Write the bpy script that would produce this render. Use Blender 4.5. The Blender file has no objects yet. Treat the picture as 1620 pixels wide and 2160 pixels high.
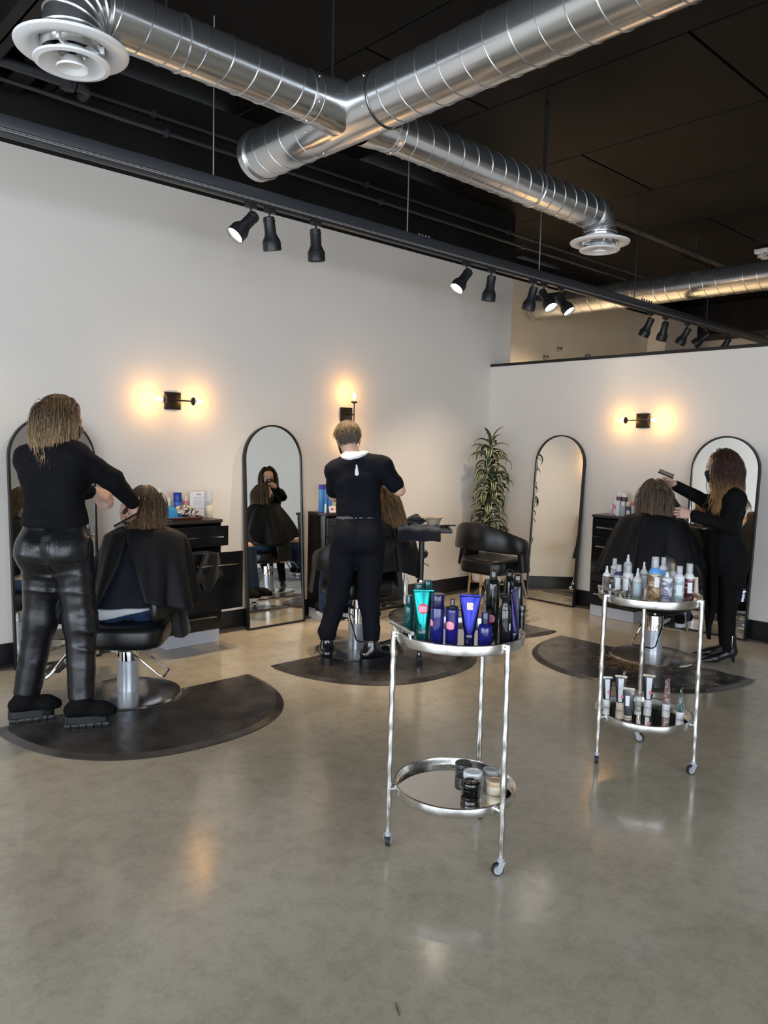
import bpy, bmesh, math, random
import numpy as np
from mathutils import Vector, Matrix

# ------------------------------------------------------------------ camera
scene = bpy.context.scene
COL = scene.collection
FPX, HC = 1623.7, 1.50
CM = np.array([[0.7317, -0.6812, 0.0239], [-0.0403, -0.0782, -0.9961], [0.6805, 0.7279, -0.0847]])
_u, _s, _v = np.linalg.svd(CM); CM = _u @ _v
cam = bpy.data.cameras.new('camera'); camo = bpy.data.objects.new('camera', cam); COL.objects.link(camo)
cam.sensor_fit = 'VERTICAL'; cam.sensor_height = 24.0; cam.lens = FPX / 2160 * 24.0
cam.clip_start = 0.05; cam.clip_end = 100
mw = Matrix.Identity(4)
for i in range(3):
    mw[i][0] = CM[0, i]; mw[i][1] = -CM[1, i]; mw[i][2] = -CM[2, i]
mw[2][3] = HC
camo.matrix_world = mw
scene.camera = camo

# ------------------------------------------------------------------ daylight, exposure
world = bpy.data.worlds.new('world'); scene.world = world; world.use_nodes = True
bg = world.node_tree.nodes['Background']
bg.inputs['Color'].default_value = (0.80, 0.89, 1.0, 1); bg.inputs['Strength'].default_value = 5.2
vs = scene.view_settings
vs.view_transform = 'Standard'; vs.look = 'None'; vs.gamma = 1.0; vs.use_curve_mapping = False
vs.exposure = 0.63
cy = scene.cycles
cy.max_bounces = 8; cy.diffuse_bounces = 4; cy.glossy_bounces = 5; cy.transmission_bounces = 8; cy.transparent_max_bounces = 12
cy.caustics_reflective = True; cy.caustics_refractive = False; cy.blur_glossy = 0.6
cy.sample_clamp_indirect = 6.0; cy.use_adaptive_sampling = True; cy.adaptive_threshold = 0.02
SPOT_W = 62.0      # each track head
BULB_W = 1.0       # each wall sconce bulb

def portal(name, loc, rot, sx, sy):
    l = bpy.data.lights.new(name, 'AREA'); l.shape = 'RECTANGLE'; l.size = sx; l.size_y = sy
    l.cycles.is_portal = True
    o = bpy.data.objects.new(name, l); COL.objects.link(o); o.location = loc; o.rotation_euler = rot
    return o
# the shop's front windows: one wall at x = -4 and one behind the camera
portal('window_portal_side', (-4.0, -0.4, 1.7), (0, math.radians(-90), 0), 2.9, 8.6)
portal('window_portal_front', (-.3, -5.0, 1.7), (math.radians(90), 0, 0), 6.2, 2.9)

# ------------------------------------------------------------------ helpers
RV = np.array([CM[0, 0], CM[0, 1], 0]); RV /= np.linalg.norm(RV)          # to the right, level
DV = np.array([CM[2, 0], CM[2, 1], 0]); DV /= np.linalg.norm(DV)          # into the room, level
ZV = np.array([0, 0, 1.0])
C0 = np.array([0, 0, HC])
def _ray(px, py):
    return CM.T @ np.array([px - 810, py - 1080, FPX])
def spot_at(px, py, **k):
    """place seen at a photo pixel, on the level plane x=, y= or z="""
    r = _ray(px, py); (a, v), = k.items(); i = 'xyz'.index(a)
    return C0 + r * ((v - C0[i]) / r[i])
def joint(px, py, anchor, b=0.0):
    """place seen at a photo pixel, at the distance of anchor plus b metres further into the room"""
    r = _ray(px, py); q = np.array([anchor[0], anchor[1], 0]) + b * DV
    return C0 + r * ((q @ DV) / (r @ DV))
def rng(seed): return random.Random(seed)
def nrm(v):
    v = np.asarray(v, float); return v / (np.linalg.norm(v) + 1e-12)

MATS = {}
def mat(name, col=(.8, .8, .8), rough=.5, metal=0., spec=.5, coat=0., coat_rough=.1, trans=0., ior=1.45, alpha=1.0,
        emis=None, estr=0., bump=None, var=None, rvar=None, aniso=0., sheen=0., coords='Object', stretch=None):
    """principled material; var=(scale, amount, detail) varies the colour, bump=(scale, strength, distance)"""
    if name in MATS: return MATS[name]
    m = bpy.data.materials.new(name); m.use_nodes = True; MATS[name] = m
    nt = m.node_tree; N = nt.nodes; L = nt.links; b = N['Principled BSDF']
    b.inputs['Base Color'].default_value = (*col, 1); b.inputs['Roughness'].default_value = rough
    b.inputs['Metallic'].default_value = metal; b.inputs['Specular IOR Level'].default_value = spec
    b.inputs['Coat Weight'].default_value = coat; b.inputs['Coat Roughness'].default_value = coat_rough
    b.inputs['Transmission Weight'].default_value = trans; b.inputs['IOR'].default_value = ior
    b.inputs['Alpha'].default_value = alpha; b.inputs['Anisotropic'].default_value = aniso
    b.inputs['Sheen Weight'].default_value = sheen
    if emis: b.inputs['Emission Color'].default_value = (*emis, 1); b.inputs['Emission Strength'].default_value = estr
    if var or bump or rvar:
        tc = N.new('ShaderNodeTexCoord'); src = tc.outputs[coords]
        if stretch:
            mp = N.new('ShaderNodeMapping'); mp.inputs['Scale'].default_value = stretch
            L.new(src, mp.inputs['Vector']); src = mp.outputs['Vector']
    def noise(scale, detail=4):
        n = N.new('ShaderNodeTexNoise'); n.inputs['Scale'].default_value = scale; n.inputs['Detail'].default_value = detail
        L.new(src, n.inputs['Vector']); return n
    if var:
        n = noise(var[0], var[2] if len(var) > 2 else 4)
        r = N.new('ShaderNodeValToRGB'); a = var[1]
        r.color_ramp.elements[0].position = .3; r.color_ramp.elements[1].position = .7
        r.color_ramp.elements[0].color = (*[max(0, c * (1 - a)) for c in col], 1)
        r.color_ramp.elements[1].color = (*[min(1, c * (1 + a)) for c in col], 1)
        L.new(n.outputs['Fac'], r.inputs['Fac']); L.new(r.outputs['Color'], b.inputs['Base Color'])
    if rvar:
        n = noise(rvar[0]); mr = N.new('ShaderNodeMapRange')
        mr.inputs['From Min'].default_value = .3; mr.inputs['From Max'].default_value = .7
        mr.inputs['To Min'].default_value = rough - rvar[1]; mr.inputs['To Max'].default_value = rough + rvar[1]
        L.new(n.outputs['Fac'], mr.inputs['Value']); L.new(mr.outputs['Result'], b.inputs['Roughness'])
    if bump:
        n = noise(bump[0]); bp = N.new('ShaderNodeBump'); bp.inputs['Strength'].default_value = bump[1]
        bp.inputs['Distance'].default_value = bump[2] if len(bump) > 2 else .01
        L.new(n.outputs['Fac'], bp.inputs['Height']); L.new(bp.outputs['Normal'], b.inputs['Normal'])
    return m

def raw_mesh(name, V, Q, smooth=True, sharp=None):
    """mesh from arrays; Q an (n,k) array or a list of index lists"""
    me = bpy.data.meshes.new(name)
    if isinstance(Q, np.ndarray) and len(Q):
        V = np.asarray(V, np.float32); n, k = Q.shape
        me.vertices.add(len(V)); me.vertices.foreach_set('co', V.ravel())
        me.loops.add(n * k); me.loops.foreach_set('vertex_index', Q.astype(np.int32).ravel())
        me.polygons.add(n); me.polygons.foreach_set('loop_start', np.arange(0, n * k, k, dtype=np.int32))
        me.update(calc_edges=True); me.validate()
    else:
        me.from_pydata([tuple(map(float, v)) for v in V], [], [tuple(int(i) for i in q) for q in Q]); me.update()
    if smooth:
        me.polygons.foreach_set('use_smooth', np.ones(len(me.polygons), bool))
        if sharp is not None: me.set_sharp_from_angle(angle=math.radians(sharp))
    return me

def link(name, me, material, parent=None, off=None):
    o = bpy.data.objects.new(name, me); COL.objects.link(o)
    if material is not None and len(me.materials) == 0: me.materials.append(material)
    if parent is not None: o.parent = parent
    if off is not None: o.location = off
    return o

def tag(o, label=None, cat=None, group=None, kind=None):
    if label: o['label'] = label
    if cat: o['category'] = cat
    if group: o['group'] = group
    if kind: o['kind'] = kind
    return o
def thing(name, label, cat, loc=(0, 0, 0), rz=0.0, group=None):
    o = bpy.data.objects.new(name, None); COL.objects.link(o); o.empty_display_size = .1
    o.location = tuple(float(c) for c in loc); o.rotation_euler = (0, 0, rz)
    return tag(o, label, cat, group)
def copy_tree(o, parent=None):
    c = o.copy(); COL.objects.link(c); c.parent = parent
    for ch in list(o.children): copy_tree(ch, c)
    return c

class MB:
    """collects simple solids into one mesh"""
    def __init__(s): s.v = []; s.f = []; s.mi = []
    def add(s, V, F):
        b = len(s.v); s.v.extend([tuple(map(float, p)) for p in V]); s.f.extend([tuple(b + i for i in q) for q in F]); return s
    def box(s, c, d, bev=0.0, rot=None, seg=2):
        c = Vector(c); hx, hy, hz = (x / 2 for x in d)
        bm = bmesh.new(); bmesh.ops.create_cube(bm, size=1.0)
        bmesh.ops.scale(bm, vec=Vector(d), verts=bm.verts)
        if bev > 0: bmesh.ops.bevel(bm, geom=list(bm.edges), offset=min(bev, .49 * min(d)), segments=seg, affect='EDGES', profile=.5, clamp_overlap=True)
        R = rot if rot is not None else Matrix.Identity(3)
        bm.verts.index_update()
        s.add([R @ v.co + c for v in bm.verts], [[v.index for v in f.verts] for f in bm.faces]); bm.free(); return s
    def b2(s, lo, hi, bev=0.0):
        return s.box([(a + b) / 2 for a, b in zip(lo, hi)], [abs(b - a) for a, b in zip(lo, hi)], bev)
    def lathe(s, prof, seg=24, c=(0, 0, 0), axis=(0, 0, 1), cap=True, sq=None, ph=0.0):
        """prof: list of (r, z) from bottom to top along axis; sq: squash (sx, sy)"""
        a = Vector(axis).normalized(); q = Vector((0, 0, 1)).rotation_difference(a).to_matrix(); c = Vector(c)
        V = []; F = []
        sx, sy = sq or (1, 1)
        for r, z in prof:
            for i in range(seg):
                t = 2 * math.pi * i / seg + ph
                V.append(q @ Vector((r * math.cos(t) * sx, r * math.sin(t) * sy, z)) + c)
        for j in range(len(prof) - 1):
            for i in range(seg):
                k = (i + 1) % seg
                F.append((j * seg + i, j * seg + k, (j + 1) * seg + k, (j + 1) * seg + i))
        if cap:
            if prof[0][0] > 1e-5: F.append(tuple(range(seg - 1, -1, -1)))
            if prof[-1][0] > 1e-5: F.append(tuple(range((len(prof) - 1) * seg, len(prof) * seg)))
        return s.add(V, F)
    def cyl(s, a, b, r, r2=None, seg=16):
        a = Vector(a); b = Vector(b); L = (b - a).length
        return s.lathe([(r, 0), (r if r2 is None else r2, L)], seg, a, b - a)
    def tube(s, pts, rad, seg=8, closed=False, cap=True):
        P = [Vector(p) for p in pts]; n = len(P)
        R = rad if hasattr(rad, '__len__') else [rad] * n
        V = []; F = []; up = None
        for i in range(n):
            if closed: t = P[(i + 1) % n] - P[i - 1]
            else: t = P[min(i + 1, n - 1)] - P[max(i - 1, 0)]
            t.normalize()
            if up is None:
                up = Vector((0, 0, 1)) if abs(t.z) < .9 else Vector((1, 0, 0))
            u = (up - t * up.dot(t)).normalized(); w = t.cross(u); up = u
            for j in range(seg):
                th = 2 * math.pi * j / seg
                V.append(P[i] + (u * math.cos(th) + w * math.sin(th)) * R[i])
        m = n if closed else n - 1
        for i in range(m):
            i2 = (i + 1) % n
            for j in range(seg):
                k = (j + 1) % seg
                F.append((i * seg + j, i * seg + k, i2 * seg + k, i2 * seg + j))
        if cap and not closed:
            F.append(tuple(range(seg - 1, -1, -1))); F.append(tuple(range((n - 1) * seg, n * seg)))
        return s.add(V, F)
    def sphere(s, c, r, seg=16, rings=10, sc=(1, 1, 1)):
        V = []; F = []; c = Vector(c)
        V.append(c + Vector((0, 0, -r * sc[2])))
        for j in range(1, rings):
            p = math.pi * j / rings - math.pi / 2
            for i in range(seg):
                t = 2 * math.pi * i / seg
                V.append(c + Vector((r * math.cos(p) * math.cos(t) * sc[0], r * math.cos(p) * math.sin(t) * sc[1], r * math.sin(p) * sc[2])))
        V.append(c + Vector((0, 0, r * sc[2])))
        for i in range(seg): F.append((0, 1 + (i + 1) % seg, 1 + i))
        for j in range(rings - 2):
            for i in range(seg):
                a = 1 + j * seg + i; b = 1 + j * seg + (i + 1) % seg
                F.append((a, b, b + seg, a + seg))
        n = len(V) - 1; k = 1 + (rings - 2) * seg
        for i in range(seg): F.append((k + i, k + (i + 1) % seg, n))
        return s.add(V, F)
    def prism(s, poly, z0, z1, top=None):
        """vertical prism on a CCW outline; top: optional outline for the upper face"""
        n = len(poly); tp = top or poly
        V = [(x, y, z0) for x, y in poly] + [(x, y, z1) for x, y in tp]
        F = [tuple(range(n - 1, -1, -1)), tuple(range(n, 2 * n))]
        for i in range(n):
            k = (i + 1) % n; F.append((i, k, n + k, n + i))
        return s.add(V, F)
    def grid(s, P, wrap=False):
        """P[i][j] points; a sheet"""
        n = len(P); m = len(P[0]); V = [p for row in P for p in row]; F = []
        for i in range(n - 1):
            for j in range(m if wrap else m - 1):
                k = (j + 1) % m
                F.append((i * m + j, i * m + k, (i + 1) * m + k, (i + 1) * m + j))
        return s.add(V, F)
    def mesh(s, name, smooth=True, sharp=35):
        return raw_mesh(name, s.v, s.f, smooth, sharp)
    def build(s, name, material, parent=None, smooth=True, sharp=35, world=None):
        """world: the parent's location, when the shapes are given in room coordinates"""
        if world is not None: s.v = [(x - world[0], y - world[1], z - world[2]) for x, y, z in s.v]
        return link(name, s.mesh(name, smooth, sharp), material, parent)
def thick(o, t, off=-1.0):
    md = o.modifiers.new('thickness', 'SOLIDIFY'); md.thickness = t; md.offset = off; return o
def subdiv(o, n=1):
    md = o.modifiers.new('smooth', 'SUBSURF'); md.levels = n; md.render_levels = n; return o
def struct(name, mb, m, smooth=False, parent=None):
    o = mb.build(name, m, parent, smooth=smooth)
    if parent is None: o['kind'] = 'structure'
    return o

# ---- smooth solids for people: a distance field meshed by surface nets
_rs = np.random.RandomState(7); _LAT = _rs.rand(32, 32, 32).astype(np.float32) * 2 - 1
def vnoise(P):
    P = np.asarray(P, np.float32); i = np.floor(P).astype(int); f = P - i; f = f * f * (3 - 2 * f); i &= 31; j = (i + 1) & 31
    x0, y0, z0 = i.T; x1, y1, z1 = j.T; fx, fy, fz = f.T
    c = lambda a, b, d: _LAT[a, b, d]
    a = c(x0, y0, z0) * (1 - fx) + c(x1, y0, z0) * fx; b = c(x0, y1, z0) * (1 - fx) + c(x1, y1, z0) * fx
    d = c(x0, y0, z1) * (1 - fx) + c(x1, y0, z1) * fx; e = c(x0, y1, z1) * (1 - fx) + c(x1, y1, z1) * fx
    return (a * (1 - fy) + b * fy) * (1 - fz) + (d * (1 - fy) + e * fy) * fz
class SDF:
    def __init__(s, lo, hi, h):
        s.h = h; s.lo = np.array(lo, float) - 3 * h; s.n = (np.ceil((np.array(hi, float) - s.lo) / h) + 4).astype(int)
        s.D = np.full(s.n, 0.5, np.float32)
    def _reg(s, lo, hi):
        a = np.clip(np.floor((lo - s.lo) / s.h).astype(int), 0, s.n - 1); b = np.clip(np.ceil((hi - s.lo) / s.h).astype(int) + 1, 1, s.n)
        if (b <= a).any(): return None
        g = [(s.lo[i] + s.h * np.arange(a[i], b[i])).astype(np.float32) for i in range(3)]
        return tuple(slice(a[i], b[i]) for i in range(3)), g[0][:, None, None], g[1][None, :, None], g[2][None, None, :]
    def _mix(s, sl, d, k, sub):
        D = s.D[sl]
        if sub:
            h = np.clip(.5 - .5 * (D + d) / k, 0, 1); s.D[sl] = D * (1 - h) - d * h + k * h * (1 - h)
        else:
            h = np.clip(.5 + .5 * (d - D) / k, 0, 1); s.D[sl] = d * (1 - h) + D * h - k * h * (1 - h)
    def cone(s, a, b, ra, rb, k=.03, sub=False):
        a = np.asarray(a, float); b = np.asarray(b, float); m = max(ra, rb) + k + 3 * s.h
        q = s._reg(np.minimum(a, b) - m, np.maximum(a, b) + m)
        if q is None: return s
        sl, x, y, z = q; ab = b - a; L2 = max(ab @ ab, 1e-9)
        t = np.clip(((x - a[0]) * ab[0] + (y - a[1]) * ab[1] + (z - a[2]) * ab[2]) / L2, 0, 1)
        d = np.sqrt((x - a[0] - t * ab[0]) ** 2 + (y - a[1] - t * ab[1]) ** 2 + (z - a[2] - t * ab[2]) ** 2) - (ra + t * (rb - ra))
        s._mix(sl, d.astype(np.float32), k, sub); return s
    def ell(s, c, r, ax=None, k=.02, sub=False):
        """ellipsoid; ax rows are its three axes"""
        c = np.asarray(c, float); r = np.asarray(r, float); m = r.max() + k + 3 * s.h
        q = s._reg(c - m, c + m)
        if q is None: return s
        sl, x, y, z = q; A = np.eye(3) if ax is None else np.asarray(ax)
        u = [(A[i, 0] * (x - c[0]) + A[i, 1] * (y - c[1]) + A[i, 2] * (z - c[2])) for i in range(3)]
        k0 = np.sqrt(sum((u[i] / r[i]) ** 2 for i in range(3))); k1 = np.sqrt(sum((u[i] / r[i] ** 2) ** 2 for i in range(3))) + 1e-6
        s._mix(sl, (k0 * (k0 - 1) / k1).astype(np.float32), k, sub); return s
    def plane(s, p, n):
        """cut away everything on the side n points to"""
        n = nrm(n); p = np.asarray(p, float)
        g = [(s.lo[i] + s.h * np.arange(s.n[i])).astype(np.float32) for i in range(3)]
        d = (g[0][:, None, None] - p[0]) * n[0] + (g[1][None, :, None] - p[1]) * n[1] + (g[2][None, None, :] - p[2]) * n[2]
        s.D = np.maximum(s.D, d.astype(np.float32)); return s
    def keep_ball(s, c, r, ax):
        """keep only what lies inside an ellipsoid"""
        g = [(s.lo[i] + s.h * np.arange(s.n[i])).astype(np.float32) for i in range(3)]; x, y, z = g[0][:, None, None] - c[0], g[1][None, :, None] - c[1], g[2][None, None, :] - c[2]
        k = np.sqrt(sum(((ax[i][0] * x + ax[i][1] * y + ax[i][2] * z) / r[i]) ** 2 for i in range(3))); s.D = np.maximum(s.D, ((k - 1) * min(r)).astype(np.float32)); return s
    def wrinkle(s, fn, band=.05):
        I = np.argwhere(np.abs(s.D) < band); P = s.lo + s.h * I
        s.D[tuple(I.T)] += fn(P).astype(np.float32); return s
    def surf(s):
        D = s.D; S = D < 0; n = D.shape
        cnt = np.zeros([k - 1 for k in n], np.int8)
        for dx in (0, 1):
            for dy in (0, 1):
                for dz in (0, 1): cnt += S[dx:n[0] - 1 + dx, dy:n[1] - 1 + dy, dz:n[2] - 1 + dz]
        act = (cnt > 0) & (cnt < 8); I = np.argwhere(act); idx = np.full(act.shape, -1, np.int32); idx[act] = np.arange(len(I))
        acc = np.zeros((len(I), 3)); num = np.zeros(len(I))
        cs = [np.array((x, y, z)) for x in (0, 1) for y in (0, 1) for z in (0, 1)]
        for o1 in cs:
            for ax in range(3):
                if o1[ax]: continue
                o2 = o1.copy(); o2[ax] = 1
                d1 = D[tuple((I + o1).T)]; d2 = D[tuple((I + o2).T)]; m = (d1 < 0) != (d2 < 0)
                t = d1[m] / (d1[m] - d2[m]); acc[m] += o1 + t[:, None] * (o2 - o1); num[m] += 1
        V = s.lo + s.h * (I + acc / num[:, None]); Q = []
        for ax in range(3):
            o = [i for i in range(3) if i != ax]
            sa = [slice(1, -1)] * 3; sb = [slice(1, -1)] * 3; sa[ax] = slice(0, -1); sb[ax] = slice(1, None)
            A = S[tuple(sa)]; B = S[tuple(sb)]; E = np.argwhere(A != B)
            ins = A[tuple(E.T)]; base = E.copy(); base[:, o[0]] += 1; base[:, o[1]] += 1
            def cell(u, v):
                c = base.copy(); c[:, o[0]] -= u; c[:, o[1]] -= v; return idx[tuple(c.T)]
            q = np.stack([cell(1, 1), cell(0, 1), cell(0, 0), cell(1, 0)], 1)
            fl = ~ins if ax != 1 else ins
            q[fl] = q[fl][:, ::-1]; Q.append(q)
        return V, np.concatenate(Q)
    def build(s, name, material, parent, world):
        V, Q = s.surf()
        return link(name, raw_mesh(name, V - np.asarray(world), Q), material, parent)

# ------------------------------------------------------------------ materials
WALLC = (.74, .695, .64)
m_wall = mat('painted_wall', WALLC, .75, spec=.25, bump=(90, .06, .004), var=(1.3, .02))
m_wall2 = mat('painted_wall_far', (.74, .68, .58), .8, spec=.2, var=(1.3, .03))
m_black_wall = mat('black_paint', (.010, .0095, .009), .6, spec=.3, var=(3, .3))
m_ceil = mat('black_ceiling', (.0034, .0031, .0028), .62, spec=.22, var=(2.2, .35))
m_base = mat('black_vinyl_base', (.010, .0105, .012), .32, spec=.5)
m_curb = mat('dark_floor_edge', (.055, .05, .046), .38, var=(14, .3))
m_steelblack = mat('black_powder_coat', (.016, .0165, .018), .38, spec=.5)
m_track = mat('slate_track', (.030, .033, .039), .42, spec=.5)
m_rail = mat('rail_lip', (.30, .29, .28), .35, metal=.2)
m_galv = mat('galvanised_steel', (.64, .65, .66), .23, metal=.93, var=(6, .10, 6), rvar=(9, .06), stretch=(1, .25, 1))
m_galvx = mat('galvanised_branch', (.62, .63, .64), .23, metal=.93, var=(6, .10, 6), rvar=(9, .06), stretch=(.25, 1, 1))
m_seam = mat('duct_seam', (.68, .685, .69), .32, metal=1.)
m_white = mat('white_enamel', (.80, .81, .82), .28, spec=.5)
m_chrome = mat('chrome', (.80, .80, .80), .07, metal=1.)
m_silver = mat('silver_paint', (.50, .53, .58), .34, metal=.55)
m_brushed = mat('brushed_steel', (.74, .72, .69), .21, metal=1., rvar=(30, .03))
m_leather = mat('black_vinyl', (.0085, .0083, .0082), .33, spec=.5, bump=(260, .12, .002), var=(5, .25))
m_gloss = mat('black_gloss_laminate', (.0085, .0085, .009), .14, spec=.5)
m_lamin = mat('dark_laminate_top', (.028, .024, .022), .30)
m_kick = mat('grey_kick_panel', (.48, .48, .52), .42)
m_mirror = mat('mirror_glass', (.86, .87, .84), .012, metal=1.)
m_smoke = mat('shelf_mirror', (.86, .82, .75), .03, metal=1.)
m_frame = mat('black_metal_frame', (.010, .010, .010), .35)
m_rubber = mat('black_rubber', (.022, .021, .020), .6)
m_skin = mat('skin', (.64, .40, .31), .5, spec=.35, bump=(220, .06, .002), var=(9, .07))
m_glasswin = mat('clear_glass', (1, 1, 1), .02, trans=1., ior=1.45)

def floor_material():
    m = bpy.data.materials.new('polished_concrete'); m.use_nodes = True; nt = m.node_tree; N = nt.nodes; L = nt.links
    b = N['Principled BSDF']; tc = N.new('ShaderNodeTexCoord')
    def noise(sc, det, dist=0., rough=.55):
        n = N.new('ShaderNodeTexNoise'); n.inputs['Scale'].default_value = sc; n.inputs['Detail'].default_value = det
        n.inputs['Distortion'].default_value = dist; n.inputs['Roughness'].default_value = rough
        L.new(tc.outputs['Object'], n.inputs['Vector']); return n
    def ramp(src, stops):
        r = N.new('ShaderNodeValToRGB'); L.new(src, r.inputs['Fac'])
        while len(r.color_ramp.elements) < len(stops): r.color_ramp.elements.new(.5)
        for e, (p, c) in zip(r.color_ramp.elements, stops): e.position = p; e.color = (*c, 1)
        return r
    big = ramp(noise(1.1, 8, .15, .66).outputs['Fac'], [(.30, (.440, .384, .290)), (.5, (.515, .452, .346)), (.72, (.585, .520, .408))])
    mid = ramp(noise(11, 9, .25, .74).outputs['Fac'], [(.32, (.74, .74, .74)), (.55, (1, 1, 1)), (.75, (1.0, 1.0, 1.0))])
    fine = ramp(noise(75, 6, .1, .75).outputs['Fac'], [(.35, (.88, .88, .88)), (.6, (1, 1, 1))])
    m1 = N.new('ShaderNodeMix'); m1.data_type = 'RGBA'; m1.blend_type = 'MULTIPLY'; m1.inputs['Factor'].default_value = .75
    L.new(big.outputs['Color'], m1.inputs['A']); L.new(mid.outputs['Color'], m1.inputs['B'])
    m2 = N.new('ShaderNodeMix'); m2.data_type = 'RGBA'; m2.blend_type = 'MULTIPLY'; m2.inputs['Factor'].default_value = .8
    L.new(m1.outputs['Result'], m2.inputs['A']); L.new(fine.outputs['Color'], m2.inputs['B'])
    L.new(m2.outputs['Result'], b.inputs['Base Color'])
    rr = N.new('ShaderNodeMapRange'); L.new(noise(3.2, 6).outputs['Fac'], rr.inputs['Value'])
    rr.inputs['From Min'].default_value = .3; rr.inputs['From Max'].default_value = .7; rr.inputs['To Min'].default_value = .11; rr.inputs['To Max'].default_value = .22
    L.new(rr.outputs['Result'], b.inputs['Roughness']); b.inputs['Specular IOR Level'].default_value = .80
    bp = N.new('ShaderNodeBump'); bp.inputs['Strength'].default_value = .05; bp.inputs['Distance'].default_value = .01
    L.new(noise(2.2, 4).outputs['Fac'], bp.inputs['Height']); L.new(bp.outputs['Normal'], b.inputs['Normal'])
    return m
m_floor = floor_material()
def pane_material():
    m = bpy.data.materials.new('window_pane'); m.use_nodes = True; nt = m.node_tree; N = nt.nodes; L = nt.links
    t = N.new('ShaderNodeBsdfTransparent'); g = N.new('ShaderNodeBsdfGlossy'); g.inputs['Roughness'].default_value = .02
    x = N.new('ShaderNodeMixShader'); x.inputs['Fac'].default_value = .06
    L.new(t.outputs[0], x.inputs[1]); L.new(g.outputs[0], x.inputs[2]); L.new(x.outputs[0], N['Material Output'].inputs['Surface'])
    return m
m_pane = pane_material()

# ------------------------------------------------------------------ room shell
WY, WX, WT, PT, CZ = 5.30, 6.46, 3.338, 2.368, 4.0
X0, X1, Y0, FY, JX = -4.0, 13.6, -5.0, 6.4, 6.78
struct('floor', MB().b2((X0 - .2, Y0 - .2, -.12), (X1 + .2, FY + .2, 0)), m_floor)
struct('wall_left', MB().b2((X0, WY, 0), (JX, WY + .15, WT)), m_wall)
struct('wall_left_upper', MB().b2((X0, WY, WT), (JX, WY + .15, CZ)), m_black_wall)
struct('wall_far_left', MB().b2((JX - .15, FY, 0), (X1, FY + .15, 3.72)), m_wall2)
struct('wall_far_left_upper', MB().b2((JX - .15, FY, 3.72), (X1, FY + .15, CZ)), m_black_wall)
struct('wall_far_return', MB().b2((JX - .15, WY + .15, 0), (JX, FY, CZ)), m_wall2)
struct('wall_partition', MB().b2((WX, -.6, 0), (WX + .12, WY, PT)), m_wall)
struct('trim_1', MB().b2((WX - .012, -.61, PT), (WX + .132, WY, PT + .028), .003), m_frame)
struct('wall_far', MB().b2((X1, Y0, 0), (X1 + .15, FY + .15, CZ)), m_wall2)
struct('pilaster', MB().b2((11.76, FY - .30, 0), (12.85, FY, 3.72)), m_wall)
struct('bulkhead_far', MB().b2((12.9, Y0, 3.50), (X1, FY - .02, CZ)), m_black_wall)
struct('baseboard_left', MB().b2((X0, WY - .012, 0), (WX, WY, .155), .003), m_base)
struct('baseboard_partition', MB().b2((WX - .012, -.6, 0), (WX, WY - .012, .16), .003), m_base)
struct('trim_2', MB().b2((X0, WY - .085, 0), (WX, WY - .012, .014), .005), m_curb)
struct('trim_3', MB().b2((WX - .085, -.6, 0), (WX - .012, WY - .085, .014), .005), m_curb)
# storefront walls behind and beside the camera
def window_wall(name, n, axis, pos, a0, a1, openings, z0=.25, z1=3.15):
    w = MB(); t = .16
    def bx(lo, hi, zl, zh):
        if axis == 'x': w.b2((pos - t, lo, zl), (pos, hi, zh))
        else: w.b2((lo, pos - t, zl), (hi, pos, zh))
    bx(a0, a1, 0, z0); bx(a0, a1, z1, CZ)
    e = [a0] + [v for o in openings for v in o] + [a1]
    for i in range(0, len(e), 2): bx(e[i], e[i + 1], z0, z1)
    struct(name, w, m_wall)
    for (lo, hi) in openings:
        f = MB(); g = MB()
        def bar(l, h, zl, zh, mb, d=.06):
            c = pos - t / 2
            if axis == 'x': mb.b2((c - d / 2, l, zl), (c + d / 2, h, zh))
            else: mb.b2((l, c - d / 2, zl), (h, c + d / 2, zh))
        for zz in (z0, z1 - .06): bar(lo, hi, zz, zz + .06, f)
        k = max(1, round((hi - lo) / 1.45))
        for i in range(k + 1):
            p = lo + (hi - lo - .06) * i / k; bar(p, p + .06, z0, z1, f)
        o = struct('window_%d' % n[0], f, m_frame); n[0] += 1
        bar(lo + .02, hi - .02, z0 + .02, z1 - .02, g, .008); g.build('pane', m_pane, o, smooth=False)
wn = [1]
window_wall('wall_window_side', wn, 'x', X0, Y0, WY, [(-4.6, -.6), (-.2, 3.9)])
window_wall('wall_window_front', wn, 'y', Y0, X0, X1, [(-3.5, 2.8)])
# ceiling: black boards with fine joints
ceil = struct('ceiling', MB().b2((X0, Y0, CZ + .02), (X1, FY + .15, CZ + .12)), m_ceil)
pm = MB().box((0, 0, 0), (1.212, 2.42, .02), .002, seg=1).mesh('ceiling_board', smooth=False); pm.materials.append(m_ceil)
ix = 0
x = X0 + .61
while x < X1:
    y = Y0 + (1.22 if ix % 2 else 0.3)
    while y < (WY if x < 6 else FY) + .5:
        link('ceiling_board', pm, None, ceil, (x, y, CZ + .008)); y += 2.44
    x += 1.222; ix += 1
# dark roof joists over the left wall
for i, xx in enumerate((1.40, 1.66, 1.90)):
    j = MB(); j.b2((xx - .06, 3.9, 3.60 + .05 * i), (xx + .06, WY, 3.615 + .05 * i)); j.b2((xx - .006, 3.9, 3.6 + .05 * i), (xx + .006, WY, 3.95)); j.b2((xx - .06, 3.9, 3.93), (xx + .06, WY, 3.95))
    struct('roof_joist_%d' % (i + 1), j, m_black_wall)

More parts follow.
